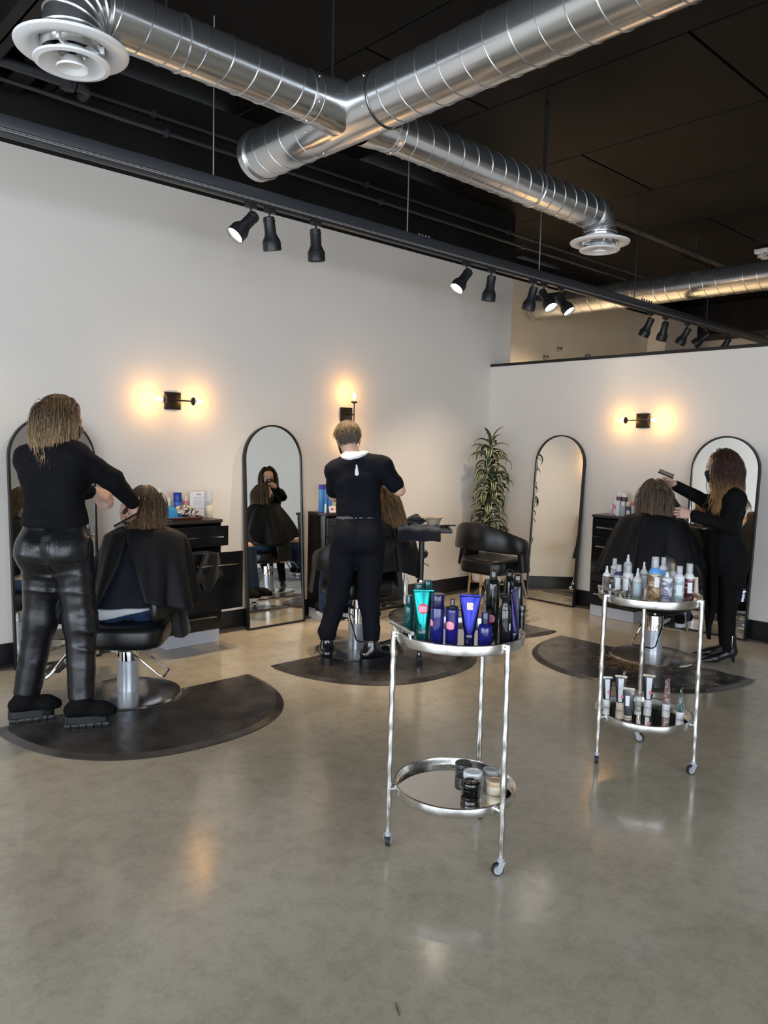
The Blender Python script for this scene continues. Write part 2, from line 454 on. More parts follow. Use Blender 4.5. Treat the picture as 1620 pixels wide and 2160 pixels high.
# ------------------------------------------------------------------ ductwork
DX, DZ, DR, BY, BR = 2.94, 3.384, .152, 3.50, .124
def helix(axis, c, r, a0, a1, pitch, rs=.0024, ppt=36):
    n = int(abs(a1 - a0) / pitch * ppt); pts = []
    for i in range(n + 1):
        t = a0 + (a1 - a0) * i / n; th = 2 * math.pi * i / ppt
        pts.append((c[0] + r * math.cos(th), t, c[2] + r * math.sin(th)) if axis == 'y' else (t, c[1] + r * math.cos(th), c[2] + r * math.sin(th)))
    return MB().tube(pts, rs, 5)
def ring(axis, c, r, rs=.006):
    pts = []
    for i in range(40):
        th = 2 * math.pi * i / 40; u, w = r * math.cos(th), r * math.sin(th)
        pts.append((c[0] + u, c[1], c[2] + w) if axis == 'y' else (c[0], c[1] + u, c[2] + w) if axis == 'x' else (c[0] + u, c[1] + w, c[2]))
    return MB().tube(pts, rs, 6, closed=True)
def duct_screws(parent, axis, c, r, n=6, ph=.5):
    for i in range(n):
        th = 2 * math.pi * i / n + ph; u, w = r * math.cos(th), r * math.sin(th)
        p = (c[0] + u, c[1], c[2] + w) if axis == 'y' else (c[0], c[1] + u, c[2] + w)
        MB().sphere(p, .006, 6, 4).build('screw', m_seam, parent)
def elbow(parent, x, sgn, mtl):
    """gored elbow from the branch (running along x) down to a diffuser at x"""
    rad = .135; n = 5; pts = []
    for i in range(n + 1):
        a = math.pi / 2 * i / n
        pts.append((x - sgn * rad + sgn * rad * math.sin(a), BY, DZ - rad + rad * math.cos(a)))
    pts.append((x, BY, DZ - rad - .09))
    e = MB().tube(pts, BR + .003, 40, cap=False).build('elbow', mtl, parent, sharp=12); thick(e, .003)
    for i in range(n + 1):
        a = math.pi / 2 * i / n; p = pts[i]; q = []
        t = Vector((sgn * math.cos(a), 0, -math.sin(a))); u = Vector((0, 1, 0)); w = t.cross(u)
        for k in range(40):
            th = 2 * math.pi * k / 40; q.append(Vector(p) + (u * math.cos(th) + w * math.sin(th)) * (BR + .005))
        MB().tube(q, .004, 5, closed=True).build('gore_seam', m_seam, e)
def diffuser(label, x, z):
    t = thing('ceiling_diffuser', label, 'air diffuser', (x, BY, z), 0, 'round diffusers on the ducts')
    o = MB().lathe([(.130, .045), (.137, .02), (.165, -.005), (.205, -.012), (.232, -.002), (.236, .008), (.230, .010), (.205, .000), (.168, .006), (.142, .03), (.136, .047), (.130, .045)], 56, cap=False).build('flange', m_white, t)
    MB().lathe([(.070, -.005), (.085, -.02), (.110, -.05), (.135, -.064), (.156, -.060), (.160, -.052), (.150, -.050), (.128, -.052), (.105, -.038), (.078, -.004), (.070, -.005)], 48, cap=False).build('cone', m_white, t)
    MB().lathe([(.0, -.055), (.040, -.058), (.052, -.072), (.064, -.078), (.066, -.070), (.050, -.058), (.035, -.03), (.0, -.028)], 36, cap=False).build('centre_disc', m_white, t)
    MB().cyl((0, 0, -.03), (0, 0, .06), .012).build('centre_screw', m_steelblack, t)
    for k in range(4):
        a = math.pi / 4 + k * math.pi / 2
        MB().box((.1 * math.cos(a), .1 * math.sin(a), .0), (.08, .012, .03), rot=Matrix.Rotation(a, 3, 'Z')).build('bracket', m_white, t)
    return t
main = thing('spiral_duct', 'large spiral duct crossing the ceiling toward the left wall, capped at its end', 'duct', (DX, 4.45, DZ))
W = (DX, 4.45, DZ)
MB().lathe([(DR, 0), (DR, 8.2)], 56, (DX, 4.44, DZ), (0, -1, 0), cap=False).build('pipe', m_galv, main, world=W)
MB().lathe([(.0, -.004), (DR - .012, 0), (DR - .010, .01), (DR - .004, -.006), (DR + .005, -.004), (DR + .006, .05), (DR, .055)], 56, (DX, 4.45, DZ), (0, -1, 0), cap=False).build('end_cap', m_galv, main, world=W)
helix('y', (DX, 0, DZ), DR + .0015, 4.36, 3.78, .143).build('spiral_seam', m_seam, main, world=W)
helix('y', (DX, 0, DZ), DR + .0015, 3.20, -3.6, .143).build('spiral_seam', m_seam, main, world=W)
sl = MB().lathe([(DR + .001, -.30), (DR + .005, -.295), (DR + .005, .27), (DR + .001, .275)], 56, (DX, BY, DZ), (0, 1, 0), cap=False).build('tee_sleeve', m_galv, main, world=W)
ring('y', (DX, BY - .295, DZ), DR + .005, .004).build('sleeve_bead', m_frame, main, world=W)
ring('y', (DX, 4.38, DZ), DR + .004, .005).build('cap_bead', m_seam, main, world=W)
duct_screws(sl, 'y', (0, BY - .26 - 4.45, 0), DR + .006); duct_screws(sl, 'y', (0, BY + .24 - 4.45, 0), DR + .006)
def branch(label, x0, x1, sgn, collar):
    t = thing('branch_duct', label, 'duct', (x0, BY, DZ)); w = (x0, BY, DZ)
    MB().lathe([(BR, 0), (BR, abs(x1 - x0) - .135)], 48, (x0, BY, DZ), (sgn, 0, 0), cap=False).build('pipe', m_galvx, t, world=w)
    c = MB().lathe([(BR + .020, -.15), (BR + .018, -.085), (BR + .012, -.04), (BR + .006, .01), (BR + .004, .10), (BR + .001, .105)], 48, (x0, BY, DZ), (sgn, 0, 0), cap=False).build('saddle_collar', m_galvx, t, world=w)
    ring('x', (x0 + sgn * .10, BY, DZ), BR + .004, .004).build('collar_bead', m_seam, t, world=w)
    ring('x', (x0 + sgn * .045, BY, DZ), BR + .005, .003).build('collar_bead', m_seam, t, world=w)
    duct_screws(t, 'x', (sgn * .075, 0, 0), BR + .006)
    helix('x', (0, BY, DZ), BR + .0015, x0 + sgn * .11, x1 - sgn * .15, .140).build('spiral_seam', m_seam, t, world=w)
    xm = x0 + (x1 - x0) * .62
    ring('x', (xm, BY, DZ), BR + .002, .006).build('joint_band', m_galvx, t, world=w)
    el = []
    n0 = len(bpy.data.objects); elbow(t, x1, sgn, m_galvx)
    for ch in t.children:
        if ch.name.startswith('elbow'): ch.location = (-w[0], -w[1], -w[2])
    return t
branch('spiral branch duct running left to the diffuser at the top corner', DX - .24, 1.36, -1, .1)
branch('spiral branch duct running right to the diffuser above the plant corner', DX + .24, 5.58, 1, .1)
diffuser('white round diffuser nearest the camera, top left corner', 1.36, DZ - .135 - .075)
diffuser('small looking white round diffuser at the far end of the right branch duct', 5.58, DZ - .135 - .075)
FX, FZ, FE = 8.45, 3.37, 6.24
far = thing('spiral_duct', 'far spiral duct passing above the half wall on the right', 'duct', (FX, FE, FZ)); W2 = (FX, FE, FZ)
MB().lathe([(DR, 0), (DR, 10.7)], 48, (FX, FE - .01, FZ), (0, -1, 0), cap=False).build('pipe', m_galv, far, world=W2)
MB().lathe([(.0, -.004), (DR - .012, 0), (DR + .005, -.004), (DR + .006, .05), (DR, .055)], 48, (FX, FE, FZ), (0, -1, 0), cap=False).build('end_cap', m_galv, far, world=W2)
helix('y', (FX, 0, FZ), DR + .0015, FE - .1, -3.5, .143, .0024, 28).build('spiral_seam', m_seam, far, world=W2)
MB().lathe([(DR + .001, -.06), (DR + .006, -.05), (DR + .006, .05), (DR + .001, .06)], 48, (FX, 4.95, FZ), (0, 1, 0), cap=False).build('joint_band', m_galv, far, world=W2)
# rods that carry ducts
for nm, x, y, z, r in (('thick dark hanger rod above the right branch duct', 4.80, BY, DZ + BR, .012), ('hanger rod above the duct crossing', 2.80, BY, DZ + BR, .008),
                    ('short hanger rod above the left branch duct', 1.80, BY, DZ + BR, .008), ('hanger rod above the far duct', FX, 3.0, FZ + DR, .008)):
    h = thing('hanger_rod', nm, 'rod', (x, y, z), 0, 'duct hangers')
    MB().cyl((0, 0, 0), (0, 0, CZ - z), r, seg=8).build('rod', m_steelblack, h)
    MB().b2((-.05, -.012, -.004), (.05, .012, .012), .002).build('bracket', m_steelblack, h)

# ------------------------------------------------------------------ pipes and conduits under the ceiling
p = thing('sprinkler_pipe', 'black sprinkler pipe with a coupling in the top left corner', 'pipe', (1.9, 4.84, 3.62))
MB().cyl((-3.5, 0, 0), (-.02, 0, 0), .030).build('pipe', m_track, p)
MB().lathe([(.03, -.04), (.045, -.035), (.045, -.012), (.05, -.01), (.05, .01), (.045, .012), (.045, .035), (.03, .04)], 20, (-.05, 0, 0), (1, 0, 0)).build('coupling', m_track, p)
MB().tube([(0, 0, 0), (.04, 0, 0), (.07, .02, 0), (.085, .06, .0), (.085, .12, 0)], .032, 12).build('bend', m_track, p)
for a in (-1, 1): MB().cyl((-.05, .045 * a, -.02), (-.05, .045 * a, .03), .009, seg=8).build('coupling_bolt', m_track, p)
p = thing('sprinkler_pipe', 'bronze tinted pipe under the ceiling beyond the right branch duct', 'pipe', (6.4, 4.15, 3.74))
MB().cyl((0, 0, 0), (3.35, 0, 0), .028).build('pipe', mat('bronze_pipe', (.07, .06, .042), .4, metal=.3), p)
for xx in (.9, 2.2):
    MB().cyl((xx, 0, .02), (xx, 0, CZ - 3.74), .006, seg=6).build('hanger', m_steelblack, p)
    MB().lathe([(.030, -.012), (.036, -.01), (.036, .01), (.030, .012)], 16, (xx, 0, 0), (1, 0, 0)).build('clamp', m_steelblack, p)
for k, (nm, pts) in enumerate((('bent black conduit crossing above the left end of the light track', [(X0, 5.12, 3.64), (1.75, 5.12, 3.64), (2.3, 5.05, 3.60), (4.2, 5.05, 3.60), (9.0, 5.05, 3.6)]),
                    ('straight black conduit high on the left wall', [(1.5, 5.24, 3.78), (9.5, 5.24, 3.78)]))):
    c = thing('conduit', nm, 'conduit', pts[0]); MB().tube(pts, .014, 8).build('pipe', m_track, c, world=pts[0])
    for xx in (2.6, 4.6, 6.6): MB().box((xx, pts[-1][1], pts[-1][2]), (.03, .05, .045), .004).build('clip', m_track, c, world=pts[0])
e = thing('emergency_light', 'small white ceiling light at the right edge above the far duct', 'lamp', (9.75, 3.87, 3.9))
MB().box((0, 0, .04), (.16, .16, .05), .01).build('housing', m_white, e); MB().box((0, 0, .08), (.1, .1, .04), .01).build('mount', m_steelblack, e)
for a in (-1, 1): MB().lathe([(.02, .0), (.04, -.03), (.045, -.05), (.0, -.05)], 16, (.05 * a, 0, .015)).build('lens', m_white, e)

# ------------------------------------------------------------------ light track
TY, TZ = 4.20, 2.985
tr = thing('light_track', 'long black suspended channel with the spotlight track below', 'light track', (4.0, TY, TZ))
MB().b2((-5, -.022, .036), (8.2, .022, .100), .003).build('channel', m_track, tr)
MB().b2((-5, -.020, .0), (8.2, .020, .036), .002).build('track', m_steelblack, tr)
for a in (-1, 1): MB().b2((-5, a * .0215 - .0018, .018), (8.2, a * .0215 + .0018, .024)).build('rail_lip', m_rail, tr)
for a in (-1, 1): MB().b2((-5, a * .0215 - .0018, .028), (8.2, a * .0215 + .0018, .032)).build('rail_lip', m_rail, tr)
for i in range(4): MB().cyl((.22 + .035 * i, 0, .098), (.22 + .035 * i, 0, .118), .006, seg=8).build('bolt', m_rail, tr)
for i in range(5): MB().cyl((3.55 + .05 * i, 0, .098), (3.55 + .05 * i, 0, .125), .009, seg=8).build('bolt', m_track, tr)
for x in (2.465, 4.094, 5.739, 7.395, 9.065):
    MB().cyl((x - 4, 0, .1), (x - 4, 0, CZ - TZ), .0045, seg=6).build('hanging_rod', m_rail if x < 6 else m_steelblack, tr)
m_lens = mat('lit_lamp', (1, 1, 1), .3, emis=(1, .93, .80), estr=14.)
m_lensoff = mat('lamp_glass', (.75, .74, .72), .25, emis=(1, .93, .80), estr=2.)
def track_head(label, x, dirv, lit, power=1.0):
    """can shaped head hung below the track, pointing along dirv"""
    t = thing('track_spotlight', label, 'spotlight', (x, TY, TZ), 0, 'black track spotlights')
    MB().box((0, 0, -.012), (.075, .034, .03), .004).build('adapter', m_steelblack, t)
    MB().cyl((0, 0, -.02), (0, 0, -.085), .007, seg=10).build('stem', m_steelblack, t)
    d = Vector(dirv).normalized(); o = Vector((0, 0, -.095)) - d * .045
    h = MB().lathe([(.0, -.002), (.030, 0), (.036, .006), (.037, .105), (.056, .145), (.0585, .150), (.0585, .205), (.056, .207), (.054, .203), (.050, .185), (.0, .18)], 28, o, d, cap=False).build('can', m_steelblack, t)
    MB().lathe([(.037, .020), (.039, .022), (.039, .030), (.037, .032)], 28, o, d, cap=False).build('trim_ring', m_steelblack, h)
    MB().lathe([(.050, .189), (.035, .194), (.0, .196)], 28, o, d, cap=False).build('lamp', m_lens if lit else m_lensoff, t)
    l = bpy.data.lights.new('track_lamp', 'SPOT'); l.energy = SPOT_W * power; l.color = (1, .78, .54); l.spot_size = math.radians(84); l.spot_blend = 1.0; l.shadow_soft_size = .045
    lo = bpy.data.objects.new('track_lamp', l); COL.objects.link(lo); lo.parent = t
    lo.location = o + d * .215; lo.rotation_euler = d.to_track_quat('-Z', 'Y').to_euler()
    return t
def hd(rx, up, away): return tuple(rx * RV + up * ZV + away * DV)
HEADS = [('lit track spotlight tilted left, leftmost of all', 2.73, hd(-.55, -.75, -.42), 1, .7),
    ('track spotlight pointing down, touching the leftmost lit one', 2.87, hd(.1, -1, .25), 0),
    ('track spotlight pointing straight down, third from the left', 3.24, hd(.05, -1, .12), 0),
    ('lit track spotlight tilted left above the plant corner, fourth from the left', 4.77, hd(-.5, -.75, -.35), 1, .7),
    ('track spotlight hanging straight down, fifth from the left', 5.08, hd(-.1, -1, .12), 0),
    ('unlit looking track spotlight, left one of the close trio', 5.66, hd(-.22, -1, .15), 0, .7),
    ('lit track spotlight, middle one of the close trio', 5.82, hd(.35, -.8, -.5), 1, .30),
    ('lit track spotlight, right one of the close trio', 6.08, hd(.45, -.75, -.4), 1, .10),
    ('track spotlight beyond the far duct, leftmost of the far five', 7.74, hd(-.35, -1, .35), 0, 4.2),
    ('track spotlight beyond the far duct, second of the far five', 8.07, hd(-.08, -1, .45), 0, 4.2),
    ('track spotlight beyond the far duct, third of the far five', 8.59, hd(-.45, -1, .35), 0, 4.2),
    ('track spotlight tilted strongly left, fourth of the far five', 9.07, hd(-.9, -.75, .4), 0, 4.2),
    ('track spotlight half hidden by the half wall, rightmost of all', 9.66, hd(-.4, -1, .4), 0, 4.2)]
for a in HEADS: track_head(*a)

# ------------------------------------------------------------------ leaning arched mirrors
def arch(w, h, n=28):
    r = w / 2; pts = [(-r, 0), (r, 0), (r, h - r)]
    pts += [(r * math.cos(a), h - r + r * math.sin(a)) for a in [math.pi * i / n for i in range(1, n)]]
    return pts + [(-r, h - r)]
def mirror(label, x, y, rz, lean=math.radians(3.3), w=.565, h=1.655):
    t = thing('arched_mirror', label, 'mirror', (x, y, 0.001), rz, 'arched floor mirrors'); t.rotation_euler = (-lean, 0, rz)
    O = arch(w, h); I = arch(w - .026, h - .026); I = [(a, b + .013) for a, b in I]; n = len(O)
    F = MB(); d0, d1 = -.018, .018
    V = [(a, d0, b) for a, b in O] + [(a, d0, b) for a, b in I] + [(a, d1, b) for a, b in O] + [(a, d1, b) for a, b in I]
    q = []
    for i in range(n):
        k = (i + 1) % n
        q += [(i, k, n + k, n + i), (2 * n + k, 2 * n + i, 3 * n + i, 3 * n + k), (k, i, 2 * n + i, 2 * n + k), (n + i, n + k, 3 * n + k, 3 * n + i)]
    F.add(V, q); F.build('frame', m_frame, t)
    G = MB(); G.add([(a, -.008, b) for a, b in I] + [(a, .010, b) for a, b in I], [tuple(range(n)), tuple(range(2 * n - 1, n - 1, -1))] + [((i + 1) % n, i, n + i, n + (i + 1) % n) for i in range(n)])
    G.build('glass', m_mirror, t, smooth=False)
    return t
mirror('arched black framed mirror behind the stylist in leather trousers', 1.885, 5.180, 0)
mirror('arched black framed mirror on the left wall showing a reflected haircut', 3.655, 5.180, 0)
mirror('arched black framed mirror beside the potted plant, nothing standing before it', 6.345, 4.36, -math.pi / 2)
mirror('arched black framed mirror behind the long haired stylist', 6.345, 2.745, -math.pi / 2)

# ------------------------------------------------------------------ wall sconces
def globe_material():
    m = bpy.data.materials.new('clear_globe'); m.use_nodes = True; nt = m.node_tree; N = nt.nodes; L = nt.links
    t = N.new('ShaderNodeBsdfTransparent'); g = N.new('ShaderNodeBsdfGlossy'); g.inputs['Roughness'].default_value = .03
    lw = N.new('ShaderNodeLayerWeight'); lw.inputs['Blend'].default_value = .06
    x = N.new('ShaderNodeMixShader'); mu = N.new('ShaderNodeMath'); mu.operation = 'MULTIPLY'; mu.inputs[1].default_value = .30; L.new(lw.outputs['Fresnel'], mu.inputs[0]); L.new(mu.outputs[0], x.inputs['Fac'])
    L.new(t.outputs[0], x.inputs[1]); L.new(g.outputs[0], x.inputs[2]); L.new(x.outputs[0], N['Material Output'].inputs['Surface'])
    return m
m_globe = globe_material()
m_bronze = mat('dark_bronze', (.030, .024, .019), .36, metal=.6)
m_bulb = mat('glowing_bulb', (1, .8, .5), .3, emis=(1, .62, .20), estr=30.)
def sconce(label, loc, rz, vertical):
    """plate on the wall behind, local -y into the room, globes along local x (or z)"""
    t = thing('wall_sconce', label, 'wall lamp', loc, rz, 'twin globe wall sconces')
    MB().box((0, -.011, 0), (.128, .022, .128), .003).build('back_plate', m_bronze, t)
    MB().cyl((0, -.02, 0), (0, -.118, 0), .007, seg=10).build('arm', m_bronze, t)
    def P(a, off=0): return (off, -.118, a) if vertical else (a, -.118, off)
    MB().cyl(P(-.105), P(.105), .0055, seg=10).build('cross_bar', m_bronze, t)
    for s in (-1, 1):
        ax = Vector(P(s)) - Vector(P(0)); c = P(s * .105)
        cup = MB().lathe([(.006, -.012), (.012, -.006), (.027, .0), (.031, .008), (.029, .010), (.0, .006)], 24, c, ax).build('cup', m_bronze, t)
        MB().lathe([(.011, .004), (.011, .030), (.0, .031)], 14, c, ax).build('socket', m_chrome, cup)
        MB().lathe([(.008, .030), (.013, .042), (.015, .055), (.011, .072), (.004, .086), (.0, .088)], 16, c, ax).build('bulb', m_bulb, cup)
        g = []
        for i in range(15):
            a = math.radians(-58 + 148 * i / 14); g.append((.072 * math.cos(a), .072 + .072 * math.sin(a)))
        MB().lathe(g, 32, c, ax, cap=False).build('globe', m_globe, t)
        l = bpy.data.lights.new('sconce_bulb', 'POINT'); l.energy = BULB_W; l.color = (1, .46, .09); l.shadow_soft_size = .016
        o = bpy.data.objects.new('sconce_bulb', l); COL.objects.link(o); o.parent = t; o.location = Vector(c) + ax.normalized() * .100
    return t
sconce('twin globe wall sconce glowing above the left station', (2.77, WY, 1.80), 0, False)
sconce('upright globe wall sconce above the short haired stylist', (4.455, WY, 1.774), 0, True)
sconce('twin globe wall sconce on the half wall', (WX, 3.515, 1.787), -math.pi / 2, False)
# small clear wall fittings above the half wall
for lab, x, z in (('lowest left clear wall clip above the half wall', 8.93, 2.772), ('highest clear wall clip above the half wall', 9.25, 2.92), ('right hand clear wall clip above the half wall', 9.97, 2.891)):
    t = thing('wall_clip', lab, 'wall clip', (x, FY, z), 0, 'wall clips')
    mm = mat('clip_metal', (.55, .54, .52), .25, metal=.8)
    MB().box((0, -.010, 0), (.06, .02, .06), .006).build('plate', mm, t); MB().cyl((0, -.02, 0), (0, -.05, 0), .016).build('stud', mm, t); MB().lathe([(.0, 0), (.026, .002), (.026, .014), (.0, .018)], 18, (0, -.05, 0), (0, -1, 0)).build('cap', mm, t)

# ------------------------------------------------------------------ station cabinets
def cabinet(label, x, y, rz, pulls):
    """front at local y=0 facing -y, back at +y; pulls: how far the top, middle and bottom drawers stand open"""
    t = thing('station_cabinet', label, 'cabinet', (x, y, 0), rz, 'black styling stations'); w, d = .445, .235
    b = MB()
    for s in (-1, 1): b.b2((s * w / 2 - .009, .0, .1), (s * w / 2 + .009, d, .905))
    b.b2((-w / 2, d - .012, .1), (w / 2, d, .905)); b.b2((-w / 2, 0, .1), (w / 2, d, .118)); b.b2((-w / 2, 0, .725), (w / 2, d, .742))
    b.build('carcass', m_gloss, t, smooth=False)
    MB().b2((-w / 2 - .012, -.02, .905), (w / 2 + .012, d, .930), .002).build('top', m_lamin, t)
    MB().b2((-w / 2 + .004, -.004, 0.001), (w / 2 - .004, d - .01, .098), .002).build('kick_panel', m_kick, t, smooth=False)
    for (z0, z1), p in zip(((.745, .892), (.318, .728), (.112, .308)), pulls):
        dr = MB().b2((-w / 2, -.020 - p, z0), (w / 2, -.002 - p, z1), .0015).build('drawer', m_gloss, t, smooth=False)
        zh = z0 + (z1 - z0) * (.80 if z1 - z0 > .3 else .5)
        h = MB().cyl((-w * .36, -.052 - p, zh), (w * .36, -.052 - p, zh), .006, seg=10)
        for s in (-1, 1): h.cyl((s * w * .30, -.052 - p, zh), (s * w * .30, -.018 - p, zh), .004, seg=8)
        h.build('handle', m_chrome, dr)
        if p > .02:
            bx = MB(); L = p + .14
            for s in (-1, 1): bx.b2((s * (w / 2 - .022) - .006, -.002 - p, z0 + .02), (s * (w / 2 - .022) + .006, L - p, z1 - .05))
            bx.b2((-w / 2 + .022, -.002 - p, z0 + .02), (w / 2 - .022, L - p, z0 + .03)); bx.b2((-w / 2 + .022, L - p - .01, z0 + .02), (w / 2 - .022, L - p, z1 - .05))
            bx.build('drawer_box', mat('drawer_box_grey', (.16, .16, .17), .4), dr, smooth=False)
            for s in (-1, 1): MB().b2((s * (w / 2 - .013) - .004, -.01 - p, z0 + .05), (s * (w / 2 - .013) + .004, .1 - p, z0 + .085)).build('slide', m_chrome, dr, smooth=False)
    return t
CABL = (2.800, 5.030)
cabinet('black station cabinet with open drawers behind the seated client in the left chair', CABL[0], CABL[1], 0, (.10, .30, .012))
cabinet('black station cabinet hidden behind the short haired stylist', 4.262, 5.030, 0, (0, 0, 0))
cabinet('black station cabinet between the two mirrors on the half wall', 6.195, 3.590, -math.pi / 2, (0, 0, 0))

# ------------------------------------------------------------------ mats
def mat_material():
    m = mat('rubber_mat', (.046, .040, .036), .27, spec=.5, var=(5, .45, 8), rvar=(7, .10), bump=(80, .18, .003)); return m
m_mat = mat_material()
def floor_mat(label, x, y, rz, notch=None, a=.775, b=.90):
    """half round mat, straight edge along local x at y=0, round side toward -y; notch = (x, y, r) chair base"""
    P = []
    if notch:
        nx, ny, nr = notch; dx = math.sqrt(max(nr * nr - ny * ny, .01))
        a0 = math.atan2(-ny, dx); a1 = math.pi - a0
        P.append((a - .02, 0)); P.append((nx + dx, 0))
        e0 = a0 if a0 <= 0 else a0 - 2 * math.pi
        st, en = math.atan2(-ny, dx), -math.pi - math.atan2(-ny, dx)
        for i in range(1, 20): th = st + (en - st) * i / 20; P.append((nx + nr * math.cos(th), ny + nr * math.sin(th)))
        P.append((nx - dx, 0)); P.append((-a + .02, 0))
    else: P += [(a - .02, 0), (-a + .02, 0)]
    for i in range(1, 48):
        th = math.pi + math.pi * i / 48; c, s_ = math.cos(th), math.sin(th)
        P.append((a * math.copysign(abs(c) ** .86, c), b * math.copysign(abs(s_) ** .86, s_)))
    n = len(P); cx = sum(p[0] for p in P) / n; cyy = -b * .45
    def inset(q, k):
        out = []
        for i in range(n):
            p0, p1 = Vector(q[i - 1]), Vector(q[(i + 1) % n]); tt = (p1 - p0); tt.normalize(); nn = Vector((-tt.y, tt.x)); out.append((q[i][0] + nn.x * k, q[i][1] + nn.y * k))
        return out
    A = P; B = inset(P, .004); Cc = inset(P, .042)
    mb = MB(); V = [(px, py, .001) for px, py in A] + [(px, py, .005) for px, py in B] + [(px, py, .017) for px, py in Cc]
    F = [tuple(range(n - 1, -1, -1)), tuple(range(2 * n, 3 * n))]
    for j in range(2):
        for i in range(n): k = (i + 1) % n; F.append((j * n + i, j * n + k, (j + 1) * n + k, (j + 1) * n + i))
    mb.add(V, F); o = mb.build('anti_fatigue_mat', m_mat, None, smooth=False)
    o.location = (x, y, 0); o.rotation_euler = (0, 0, rz)
    return tag(o, label, 'mat', 'half round salon mats')
CHL = spot_at(270, 1458, z=.02); CHM = np.array([3.65, 4.17, 0]); CHR = spot_at(1377, 1380, z=.02); CHE = np.array([5.40, 4.345, 0])
floor_mat('half round dark mat under the stylist in leather trousers', 1.95, 4.17, 0, (CHL[0] - 1.95, CHL[1] - 4.17, .31))
floor_mat('half round dark mat under the short haired stylist', 3.70, 4.24, 0, (CHM[0] - 3.70, CHM[1] - 4.24, .31), b=.92)
floor_mat('half round dark mat with hair clippings under the right chair', 5.28, 2.725, -math.pi / 2, (-(CHR[1] - 2.725), CHR[0] - 5.28, .31))
floor_mat('half round dark mat under the empty chair', 5.37, 4.36, -math.pi / 2, (-(CHE[1] - 4.36), CHE[0] - 5.37, .31))

